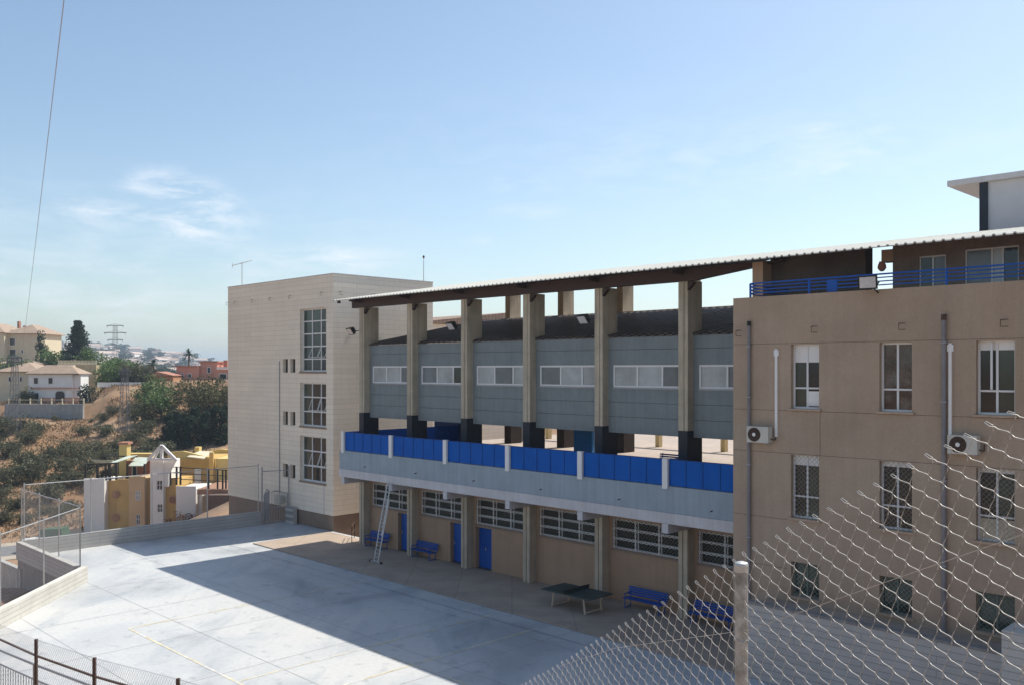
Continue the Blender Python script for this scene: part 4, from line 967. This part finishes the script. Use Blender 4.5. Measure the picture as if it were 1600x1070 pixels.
xbox(p3(14), p3(17), 244, 245, z3(512), z3(501)).build('chimney', M_redtile, h3); xbox(p3(23), p3(27), 244, 245, z3(512), z3(508)).build('chimney', M_redtile, h3)
h4 = thing('row_house', 'pale row of low houses with tiled eaves between the upper villa and white villa', 'house', X(-118, 212, 0), 0)
q4 = 210 / 1416
xbox((-20 - 800) * q4, (62 - 800) * q4, 210, 218, -6, -(568 - 577) * q4).build('wall', M_hwhite, h4)
hip((-20 - 800) * q4, (62 - 800) * q4, 210, 218, 9 * q4, .8).build('roof', M_tile, h4)
# salmon houses on the right of the left background
Y5 = 185; q5 = Y5 / 1416
def p5(x): return (x - 800) * q5
def z5(y): return -(y - 577) * q5
s1 = thing('salmon_house', 'salmon red flat-roofed house behind the trees beside the cream tower', 'house', X(p5(310), 190, -4), 0)
xbox(p5(270), p5(305), 187, 196, -9, z5(573)).build('wall', M_salmon, s1); xbox(p5(305) + .01, p5(332), 188, 197, -9, z5(566)).build('tall_wing', M_salmon, s1)
xbox(p5(332) + .01, p5(375), 186, 196, -9, z5(577)).build('right_wing', M_salmon, s1)
xbox(p5(303), p5(334), 187.7, 197.3, z5(566) + .004, z5(563.5)).build('roof', M_redtile, s1); xbox(p5(268), p5(304), 186.6, 196, z5(573) + .004, z5(571)).build('roof', M_redtile, s1); xbox(p5(337), p5(375), 185.5, 187, z5(577.3) + .1, z5(573)).build('roof', M_hwhite, s1)
xbox(p5(337), p5(343), 190, 191, z5(574), z5(562)).build('chimney', M_redtile, s1)
face_windows(s1, XP(187), [(p5(276), p5(282), z5(590), z5(583)), (p5(288), p5(294), z5(590), z5(583))]); face_windows(s1, XP(188), [(p5(316), p5(322), z5(583), z5(573))]); face_windows(s1, XP(186), [(p5(340), p5(352), z5(592), z5(583))])
s2 = thing('orange_house', 'orange-brown house with sloped red roof left of the salmon house', 'house', X(p5(260), 182, -4), 0)
xbox(p5(246), p5(282), 181, 186, -9, z5(587)).build('wall', mat('orange_render', (.42, .22, .12)), s2)
mb = MB(); mb.prism([X(p5(243), 180.5, z5(588)), X(p5(258), 180.5, z5(580)), X(p5(284), 180.5, z5(586))], Vector((0, 6, 0))); mb.build('roof', M_redtile, s2)
face_windows(s2, XP(181), [(p5(262), p5(265), z5(592), z5(588)), (p5(270), p5(276), z5(605), z5(597))])
lw = tag(xbox(p5(245), p5(375), 168, 168.4, -10.4, -8.2).build('roadside_wall', M_hcream, None, loc=X(p5(300), 168, -10)), 'long pale roadside wall glimpsed between dark trees near the cream tower', 'wall')
lw2 = tag(xbox(-81, -70, 177, 177.3, -3.4, -2.5).build('hilltop_wall', M_hwhite, None, loc=X(-75, 177, -3.4)), 'thin white wall along the top of the orange dry slope', 'wall')

# far town on the hill
M_farroof = mat('far_roof', (.50, .40, .34))
fh = thing('distant_house', 'tiny white house on the far hazy hill', 'house', X(-600, 1300, ground(-600, 1300)), .3, group='white houses on the far hill')
rr = random.Random(11)
mw = MW[fh.name]; Fh = lambda a, b, c: mw @ Vector((a, b, c))
MB().box(Fh, -7, 7, -5, 5, -6, 7).build('wall', M_hwhite, fh)
mb = MB(); mb.prism([Fh(-7.5, -5.5, 7.01), Fh(-7.5, 5.5, 7.01), Fh(-7.5, 0, 9.5)], (Fh(15, 0, 0) - Fh(0, 0, 0))); mb.build('roof', M_farroof, fh)
for k in range(150):
    y = rr.uniform(520, 1650); az = rr.uniform(-.50, -.30); x = az * y
    s = rr.uniform(.6, 1.25)
    dup(fh, X(x, y, ground(x, y)), rr.uniform(0, 3), scale=(s * rr.uniform(.8, 2.0), s, s * rr.uniform(.6, 1.0)))

# ================================================================== PYLONS, CABLE
M_lat = mat('pylon_steel', (.14, .14, .15), rough=.5)
def lattice(label, x, y, ztop, w0, w1, arms):
    zb = ground(x, y) - .3; t = thing('lattice_pylon', label, 'pylon', X(x, y, zb), .3)
    mb = MB(); n = 9; prev = None
    for i in range(n + 1):
        f = i / n; w = w0 + (w1 - w0) * f; z = zb + (ztop - zb) * f
        cur = [X(x + a * w / 2, y + b * w / 2, z) for a, b in ((-1, -1), (1, -1), (1, 1), (-1, 1))]
        if prev:
            for k in range(4): mb.bar(prev[k], cur[k], .07); mb.bar(prev[k], cur[(k + 1) % 4], .03); mb.bar(prev[(k + 1) % 4], cur[k], .03)
        prev = cur
    mb.build('lattice_mast', M_lat, t)
    for (z, L_) in arms:
        mb = MB(); mb.bar(X(x - L_, y, z), X(x + L_, y, z), .22); mb.bar(X(x - L_, y, z), X(x, y, z + .6), .08); mb.bar(X(x + L_, y, z), X(x, y, z + .6), .08)
        for k in (-1, 1): mb.tube([X(x + k * L_ * .9, y, z), X(x + k * L_ * .9, y, z - .7)], .09, 5)
        mb.build('cross_arm', M_lat, t)
qq = 330 / 1416
lattice('tall power pylon with three wide cross arms on the skyline', -620 * qq, 330, 69 * qq, 2.4, 1.0, [(68 * qq, 13.5 * qq), (57 * qq, 17.5 * qq), (46 * qq, 12.5 * qq)])
qq = 150 / 1416
lattice('slim lattice pylon standing on the orange dry slope', -605 * qq, 150, 2 * qq, 1.7, .6, [(-2 * qq, 1.0)])
lattice('slim lattice pylon in front of the white villa at the left edge', -777 * qq, 150, 22 * qq, 1.5, .6, [(18 * qq, 1.3), (12 * qq, 1.3)])
pc_ = X(-777 * qq, 150, 18 * qq)
cab = MB(); e1 = X(-7.0 * 1.42, 20 * 1.0, 17.2)
pa = X(-700 / 1416 * 12, 12, 577 / 1416 * 12)
pts = []
for k in range(25):
    f = k / 24; p = pa.lerp(pc_, f); p.z -= 3.4 * math.sin(math.pi * f) * (1 - f) ** 0; pts.append(p)
cab.tube([pa + (pa - pts[1]) * 1.2] + pts, .0065, 5); co = cab.build('overhead_cable', M_grey, None, loc=pa); tag(co, 'single dark overhead cable crossing the sky at the upper left', 'cable')

# ================================================================== VEGETATION
def leafblob(mb, c, r, n, size, rn, flat=.0):
    for _ in range(n):
        while True:
            d = Vector((rn.uniform(-1, 1), rn.uniform(-1, 1), rn.uniform(-1, 1)))
            if .05 < d.length < 1: break
        d = d.normalized() * (d.length ** .45)
        p = Vector(c) + Vector((d.x * r[0], d.y * r[1], d.z * r[2]))
        a = Vector((rn.gauss(0, 1), rn.gauss(0, 1), rn.gauss(0, 1) * .7)).normalized(); b = a.cross(Vector((rn.gauss(0, 1), rn.gauss(0, 1), rn.gauss(0, 1)))).normalized()
        s = size * rn.uniform(.5, 1.3); a *= s; b *= s * .6
        mb.add([p - a, p + b, p + a, p - b], [(0, 1, 2, 3)])
def crown(mb, c, R, nb, per, size, rn, sg=.48):
    c = Vector(c)
    for _ in range(nb):
        d = Vector((rn.gauss(0, sg), rn.gauss(0, sg), rn.gauss(0, sg)))
        if d.length > 1.05: d.normalize()
        rr_ = rn.uniform(.20, .42)
        leafblob(mb, c + Vector((d.x * R[0], d.y * R[1], d.z * R[2])), (R[0] * rr_, R[1] * rr_, R[2] * rr_), per, size, rn)
L_olive = leafmat('olive_shrub_leaf', (.06, .065, .035), (.17, .17, .10))
L_green = leafmat('green_leaf', (.05, .095, .03), (.18, .26, .09))
L_dark = leafmat('dark_conifer_leaf', (.014, .03, .018), (.05, .08, .045))
L_bronze = leafmat('bronze_green_leaf', (.055, .06, .025), (.17, .16, .07))
M_bark = mat('bark', (.12, .09, .065), var=.3, scale=5)
M_drygr = leafmat('dry_grass_blade', (.20, .125, .065), (.44, .31, .18))
def shrubproto(name, label, R, nb, per, size, m, seed, cat='shrub', group='dusty olive shrubs on the dry hillside'):
    rn = random.Random(seed); o = thing(name, label, cat, X(0, 150, -200), 0, group)
    mb = MB(); crown(mb, X(0, 150, -200 + R[2] * .75), R, nb, per, size, rn, .33); mb.build('foliage', m, o)
    mb = MB(); b = X(0, 150, -200)
    for k in range(5):
        a = rn.uniform(0, 6.28); mb.tube([b - ZZ * .3, b + Vector((math.cos(a) * R[0] * .2, math.sin(a) * R[1] * .2, R[2] * .4)), b + Vector((math.cos(a) * R[0] * .5, math.sin(a) * R[1] * .5, R[2] * .9))], [.09, .06, .02], 5)
    mb.build('stems', M_bark, o); return o
OLG = 'dusty olive shrubs on the dry hillside'
protos = [shrubproto('shrub', 'dusty olive-green shrub on the dry hillside', (2.4, 2.4, 1.9), 30, 64, .15, L_olive, s) for s in (1, 2, 3)]
used = [False] * 3
rn = random.Random(5)
def place(pr, i, x, y, s, rz=None, label=None, zs=None):
    z = ground(x, y) - .1; loc = X(x, y, z); rz = rn.uniform(0, 6.28) if rz is None else rz
    sc = (s, s, s * (zs or rn.uniform(.8, 1.15)))
    if not used[i]: pr[i].location = loc; pr[i].rotation_euler = (0, 0, rz); pr[i].scale = sc; used[i] = True; o = pr[i]
    else: o = dup(pr[i], loc, rz, scale=sc)
    if label: o['label'] = label; 
    return o
# (photo column, distance, size)
sp = [(-40, 128, 1.2), (10, 126, 1.4), (48, 128, 1.5), (22, 118, 1.1), (78, 121, 1.35), (62, 134, 1.5), (85, 140, 1.3), (104, 132, 1.4), (122, 139, 1.5), (139, 133, 1.2), (120, 127, 1.3), (150, 142, 1.35), (165, 150, 1.2), (160, 137, 1.1),
      (185, 143, 1.3), (205, 147, 1.2), (197, 135, 1.4), (225, 134, 1.5), (215, 139, 1.3), (238, 139, 1.4), (250, 132, 1.1), (180, 131, 1.1), (15, 139, 1.5), (0, 150, 1.6), (28, 154, 1.3), (60, 152, 1.1), (-15, 142, 1.4), (45, 145, 1.3), (130, 151, 1.1), (178, 162, .9), (208, 160, 1.15), (160, 160, .8),
      (225, 152, 1.2), (240, 146, 1.3), (92, 114, .9), (110, 118, .8), (5, 112, .9), (40, 112, .8), (255, 142, 1.2), (90, 126, 1.2), (35, 134, 1.25), (148, 126, .9), (175, 122, .9), (-5, 120, 1.2), (-25, 135, 1.4), (70, 116, .7), (108, 143, 1.2), (8, 160, 1.1)]
for i, (a, y, s) in enumerate(sp): place(protos, i % 3, (a - 800) / 1416 * y, y, s * .70)
for k in range(16):
    y = rn.uniform(108, 166); a = rn.uniform(-60, 265)
    place(protos, k % 3, (a - 800) / 1416 * y, y, rn.uniform(.25, .55), label='small olive-green tuft of scrub on the dry hillside')
# dry grass
mb = MB(); rn2 = random.Random(9)
for _ in range(24000):
    y = rn2.uniform(104, 178); a = rn2.uniform(-60, 360); x = (a - 800) / 1416 * y
    if nz(x, y, 6) + .4 * nz(x, y, 2) < -.25: continue
    z = ground(x, y); p = X(x, y, z - .03); h = rn2.uniform(.15, .5); t = rn2.uniform(0, 6.28); w = Vector((math.cos(t), math.sin(t), 0)) * rn2.uniform(.06, .2)
    mb.add([p - w, p + w, p + Vector((rn2.gauss(0, .1), rn2.gauss(0, .1), h))], [(0, 1, 2)])
tag(mb.build('dry_grass', M_drygr), 'dry golden grass covering the hillside beyond the court', 'grass', kind='stuff')

def tree(label, cat, x, y, zb, trunk_h, R, nb, per, size, m, seed, group=None, name='tree', tr=.25, tz=None):
    rn = random.Random(seed); t = thing(name, label, cat, X(x, y, zb), 0, group); b = X(x, y, zb)
    cz = b + ZZ * (trunk_h + R[2] * .55)
    mb = MB(); mb.tube([b - ZZ * .4, b + ZZ * trunk_h * .6, b + ZZ * (trunk_h + R[2] * .3)], [tr, tr * .75, tr * .4], 8)
    for k in range(7):
        a = k * .9 + rn.random(); st = b + ZZ * (trunk_h * rn.uniform(.6, 1.)); e = cz + Vector((math.cos(a) * R[0] * .6, math.sin(a) * R[1] * .6, rn.uniform(-.3, .5) * R[2]))
        mb.tube([st, st.lerp(e, .5) + ZZ * .2, e], [tr * .4, tr * .25, tr * .08], 5)
    mb.build('trunk', M_bark, t)
    mb = MB(); crown(mb, cz, R, nb, per, size, rn); mb.build('crown', m, t); return t
def at(a, y): return (a - 800) / 1416 * y
tree('broad bronze-green tree in front of the salmon house', 'tree', at(310, 160), 160, -9.5, 2.5, (4.6, 4, 3.6), 70, 70, .22, L_bronze, 21)
tree('bronze-green tree partly hidden behind the cream tower edge', 'tree', at(345, 163), 163, -8.5, 2, (3.2, 3.2, 3.0), 45, 60, .22, L_bronze, 22)
tree('bright green tree left of the orange house', 'tree', at(238, 166), 166, -7, 1.2, (3.2, 3, 2.8), 50, 60, .2, L_green, 23)
tree('rounded green tree at the right end of the orange slope', 'tree', at(252, 158), 158, -9, 1.5, (3.0, 3, 2.8), 45, 60, .2, L_green, 24)
tree('olive tree beneath the bright green tree', 'tree', at(228, 156), 156, -9.5, 1, (2.6, 2.6, 2.0), 40, 50, .2, L_bronze, 25)
for k, (a, y, zz, h, w) in enumerate(((262, 146, -13.2, 6.0, 1.7), (276, 148, -13.2, 6.6, 1.9), (290, 146, -13.4, 6.2, 1.9), (304, 149, -13, 6.8, 2.0), (318, 147, -13.3, 6.3, 2.0), (332, 149, -13, 6.8, 1.9), (346, 147, -13.2, 6.5, 1.9), (360, 149, -13, 7, 2.0))):
    lab = ['leftmost dark cypress of the row above the yellow house', 'second dark cypress from the left in the row above the yellow house', 'third dark cypress from the left in the row', 'fourth dark cypress from the left in the row', 'fifth dark cypress from the left, below the bronze tree', 'sixth dark cypress from the left in the row', 'dark cypress in the row just left of the cream tower', 'dark cypress at the cream tower edge, ending the row'][k]
    t = thing('cypress', lab, 'tree', X(at(a, y), y, zz), 0, 'dark cypresses in a row above the yellow house'); b = X(at(a, y), y, zz); rn3 = random.Random(60 + k)
    MB().tube([b - ZZ * .3, b + ZZ * h * .8], [.18, .05], 6).build('trunk', M_bark, t)
    mb = MB()
    for i in range(14):
        f = i / 13; leafblob(mb, b + ZZ * (h * (.06 + .9 * f)) + Vector((rn3.gauss(0, .25), rn3.gauss(0, .25), 0)), (w * (1 - .55 * f) * .75,) * 2 + (h * .09,), 210, .17, rn3)
    mb.build('crown', L_dark, t)
# conifer with layered branches
t = thing('conifer', 'tall dark layered conifer on the skyline above the cream terrace building', 'tree', X(at(122, 210), 210, -.5), 0); b = X(at(122, 210), 210, -.5); rn3 = random.Random(77)
MB().tube([b, b + ZZ * 11], [.3, .06], 7).build('trunk', M_bark, t)
mb = MB()
for i in range(11):
    f = i / 10; z = 1.2 + 9.8 * f; R_ = 3.6 * (1 - f) ** .85 + .3
    for k in range(9):
        a = k * .7 + i * .5 + rn3.uniform(-.2, .2)
        for j in range(3):
            rj = R_ * (j + 1) / 3 * rn3.uniform(.8, 1.1); leafblob(mb, b + Vector((math.cos(a) * rj, math.sin(a) * rj, z + rn3.uniform(-.35, .35) + .1 * rj)), (.75, .75, .5), 40, .2, rn3)
mb.build('crown', L_dark, t)
tree('low green tree mass right of the layered conifer', 'tree', at(141, 205), 205, -1, 1, (3.4, 3, 2.8), 45, 55, .24, L_green, 31)
tree('dark green tree left of the layered conifer', 'tree', at(96, 214), 214, -1, 1.2, (3.5, 3, 2.6), 50, 55, .24, L_green, 32)
tree('second dark green tree beside the upper villa', 'tree', at(80, 216), 216, -1, 1.5, (3.2, 3, 2.6), 45, 55, .24, L_green, 33)
tree('slim dark tree touching the upper villa wall', 'tree', at(65, 228), 228, 0, 3, (1.4, 1.4, 4.), 30, 50, .22, L_dark, 34)
tree('green garden tree in front of the upper villa', 'tree', at(18, 206), 206, -1, .8, (4.0, 2.5, 2.3), 45, 50, .2, L_green, 35)
tree('round bronze bush-like tree in front of the white villa', 'tree', at(40, 170.2), 170.2, -6.5, .6, (2.2, 1.2, 1.8), 30, 50, .17, L_bronze, 36)
tree('small tiered monkey puzzle tree by the white villa corner', 'tree', at(134, 170.4), 170.4, -6.5, 1.0, (1.9, 1, 2.0), 26, 50, .17, L_dark, 37)
for k, (a, y, R) in enumerate(((165, 190, 3.4), (185, 187, 3.2), (205, 184, 3.0), (175, 200, 3.2), (192, 197, 3.4), (215, 188, 2.6), (158, 196, 2.4), (170, 184, 2.6), (228, 182, 2.4), (188, 210, 3.6))):
    lab = ['bushy green tree above the left end of the orange slope', 'bushy green tree behind the slope pylon', 'bushy green tree right of the slope pylon', 'leafy tree on the crest left of the slope pylon', 'leafy tree on the crest right behind the slope pylon', 'bushy tree above the right end of the orange slope', 'bushy tree touching the cream terrace building', 'low green bush above the orange slope', 'green bush at the foot of the left palm', 'highest leafy tree on the crest, near the tall pylon'][k]
    tree(lab, 'tree', at(a, y), y, ground(at(a, y), y) - .3, .6, (R, R, R * .75), 40, 50, .22, [L_green, L_green, L_olive][k % 3], 40 + k, group='bushy trees on the crest')
def palm(label, a, y, zb, h, r, seed):
    x = at(a, y); t = thing('palm_tree', label, 'palm', X(x, y, zb), 0, 'palms on the skyline'); b = X(x, y, zb); rn = random.Random(seed)
    MB().tube([b, b + ZZ * h], [.25, .2], 8).build('trunk', M_bark, t); mb = MB(); top = b + ZZ * h
    for k in range(42):
        an_ = rn.uniform(0, 6.28); el = rn.uniform(-.9, 1.25); L_ = r * rn.uniform(.8, 1.1); d = Vector((math.cos(an_) * math.cos(el), math.sin(an_) * math.cos(el), math.sin(el))); prev = top
        sd = Vector((-math.sin(an_), math.cos(an_), 0)) * .28
        for i in range(1, 6):
            f = i / 5; p = top + d * L_ * f - ZZ * (L_ * .35 * f * f); w = sd * (1 - f * .75); mb.add([prev - w, prev + w, p + w * .8, p - w * .8], [(0, 1, 2, 3)]); prev = p
    mb.build('crown', L_dark, t)
palm('left palm standing before the orange house on the skyline', 240, 215, -3.0, 4.6, 1.7, 81)
palm('right taller palm behind the salmon house roof', 295, 235, -3.0, 7.3, 2.1, 82)
# mixed greenery on the far slopes as individual round trees
ft = thing('distant_tree', 'small dark tree on the far hazy hill', 'tree', X(-200, 500, ground(-200, 500)), 0, 'trees on the far hill'); b = X(-200, 500, ground(-200, 500)); rn3 = random.Random(90)
mb = MB(); crown(mb, b + ZZ * 3.5, (4.5, 4.5, 3.2), 16, 26, .7, rn3); mb.build('crown', L_dark, ft); MB().tube([b - ZZ, b + ZZ * 3], .3, 5).build('trunk', M_bark, ft)
for k in range(190):
    y = rr.uniform(290, 1600); x = rr.uniform(-.51, -.31) * y; s = rr.uniform(.6, 1.3) * (1 + y / 1600)
    dup(ft, X(x, y, ground(x, y)), rr.uniform(0, 6), scale=(s * 1.3, s, s * .8))
# plant on the terrace bushes by the wall
tree('reddish bougainvillea bush in front of the white wall right of the gable', 'shrub', px(288, 101.5), 101.5, -17.6, .2, (1.9, .8, 1.0), 22, 40, .1, leafmat('bougainvillea', (.12, .04, .03), (.22, .14, .06)), 55, name='bush', tr=.06)
tree('dark potted tree on the roof terrace of the yellow house', 'shrub', px(165, 106.5), 106.5, pz(750, 106.5), .3, (.7, .6, .9), 16, 40, .09, L_dark, 56, name='bush', tr=.05)

# ================================================================== LIGHT, SKY, AIR, CAMERA
EL = math.atan(1.40); az_v = (V + U * .075).normalized()
sd = bpy.data.lights.new('sun', 'SUN'); sd.energy = 4.2; sd.angle = math.radians(.5); sd.color = (1, .955, .86)
so = bpy.data.objects.new('sun', sd); C.objects.link(so)
dirv = Vector((az_v.x * math.cos(EL), az_v.y * math.cos(EL), math.sin(EL)))
so.rotation_euler = dirv.to_track_quat('Z', 'Y').to_euler(); so.location = (30, 60, 80)
wd = bpy.data.worlds.new('World'); bpy.context.scene.world = wd; wd.use_nodes = True
nt = wd.node_tree; N = nt.nodes; L = nt.links
for n in list(N): N.remove(n)
out = N.new('ShaderNodeOutputWorld'); bg = N.new('ShaderNodeBackground'); sky = N.new('ShaderNodeTexSky')
sky.sky_type = 'NISHITA'; sky.sun_disc = False; sky.sun_elevation = EL; sky.sun_rotation = math.atan2(az_v.x, az_v.y)
sky.altitude = 100; sky.air_density = 1.0; sky.dust_density = 1.15; sky.ozone_density = 1.3
bg.inputs[1].default_value = .12
tc = N.new('ShaderNodeTexCoord')
def vmath(op, a, b=None):
    n = N.new('ShaderNodeVectorMath'); n.operation = op
    for i, s in enumerate((a, b)):
        if s is None: continue
        if isinstance(s, (tuple, list, Vector)): n.inputs[i].default_value = s
        else: L.new(s, n.inputs[i])
    return n
def fmath(op, a, b=None, c=None):
    n = N.new('ShaderNodeMath'); n.operation = op; n.use_clamp = False
    for i, s in enumerate((a, b, c)):
        if s is None: continue
        if isinstance(s, (int, float)): n.inputs[i].default_value = s
        else: L.new(s, n.inputs[i])
    return n.outputs[0]
mp = N.new('ShaderNodeMapping'); mp.inputs['Scale'].default_value = (3.2, 3.2, 11); mp.inputs['Rotation'].default_value = (0, .12, 0); L.new(tc.outputs['Generated'], mp.inputs[0])
ns = N.new('ShaderNodeTexNoise'); ns.inputs['Scale'].default_value = 4.6; ns.inputs['Detail'].default_value = 9; ns.inputs['Roughness'].default_value = .66; ns.inputs['Distortion'].default_value = .35; L.new(mp.outputs[0], ns.inputs['Vector'])
def spot(px_, py_, rx, rz_, amp):
    d = Vector(((px_ - 800) / 1416, 1, (577 - py_) / 1416)).normalized()
    s = vmath('SUBTRACT', tc.outputs['Generated'], tuple(d)); s = vmath('MULTIPLY', s.outputs[0], (1 / rx, .6, 1 / rz_)); l = vmath('LENGTH', s.outputs[0])
    g = fmath('SUBTRACT', 1.0, l.outputs['Value']); g = fmath('MAXIMUM', g, 0.0); return fmath('MULTIPLY', g, amp)
cov = fmath('ADD', spot(272, 292, .06, .024, 1.0), spot(310, 342, .065, .034, 1.1))
for a in ((1385, 230, .03, .012, .6), (1275, 205, .03, .01, .5), (810, 290, .04, .012, .6), (1310, 268, .02, .01, .5), (530, 405, .09, .018, .7), (155, 330, .05, .02, .6), (830, 330, .05, .01, .4), (770, 378, .04, .01, .45), (180, 450, .42, .13, .42), (1000, 260, .5, .10, .12), (1250, 240, .30, .05, .25)): cov = fmath('ADD', cov, spot(*a))
n1 = fmath('SUBTRACT', ns.outputs['Fac'], .42); n1 = fmath('MULTIPLY', n1, 4.0); n1 = fmath('MAXIMUM', n1, .0)
cm = fmath('MULTIPLY', cov, n1); cm = fmath('MINIMUM', cm, .85)
mx = N.new('ShaderNodeMix'); mx.data_type = 'RGBA'; L.new(cm, mx.inputs[0]); tint = vmath('MULTIPLY', sky.outputs[0], (.97, .99, .955)); L.new(tint.outputs[0], mx.inputs[6]); mx.inputs[7].default_value = (6.2, 6.5, 6.9, 1)
L.new(mx.outputs[2], bg.inputs[0]); L.new(bg.outputs[0], out.inputs[0])

# air
hz = MB(); hz.hexa([Vector(p) for p in ((-3600, -320, -30), (3100, -320, -30), (3100, 5300, -30), (-3600, 5300, -30), (-3600, -320, 95), (3100, -320, 95), (3100, 5300, 95), (-3600, 5300, 95))])
hm = bpy.data.materials.new('haze'); nt2, N2, L2 = nodes(hm); o2 = N2.new('ShaderNodeOutputMaterial'); pv = N2.new('ShaderNodeVolumePrincipled'); pv.inputs['Density'].default_value = .00028; pv.inputs['Color'].default_value = (.70, .84, 1, 1); pv.inputs['Anisotropy'].default_value = .2
L2.new(pv.outputs[0], o2.inputs['Volume'])
ho = hz.build('haze', hm); tag(ho, 'pale haze over the far hills', 'haze', kind='stuff')

cd = bpy.data.cameras.new('camera'); cam = bpy.data.objects.new('camera', cd); C.objects.link(cam)
cam.location = (0, 0, H); cam.rotation_euler = (math.pi / 2, 0, 0); cd.sensor_width = 36; cd.lens = 36 * 1416 / 1600
cd.shift_y = 42 / 1600; cd.clip_start = .05; cd.clip_end = 9000
sc = bpy.context.scene; sc.camera = cam
sc.view_settings.view_transform = 'Standard'; sc.view_settings.look = 'None'; sc.view_settings.gamma = 1; sc.view_settings.exposure = 0.45
sc.render.engine = 'CYCLES'
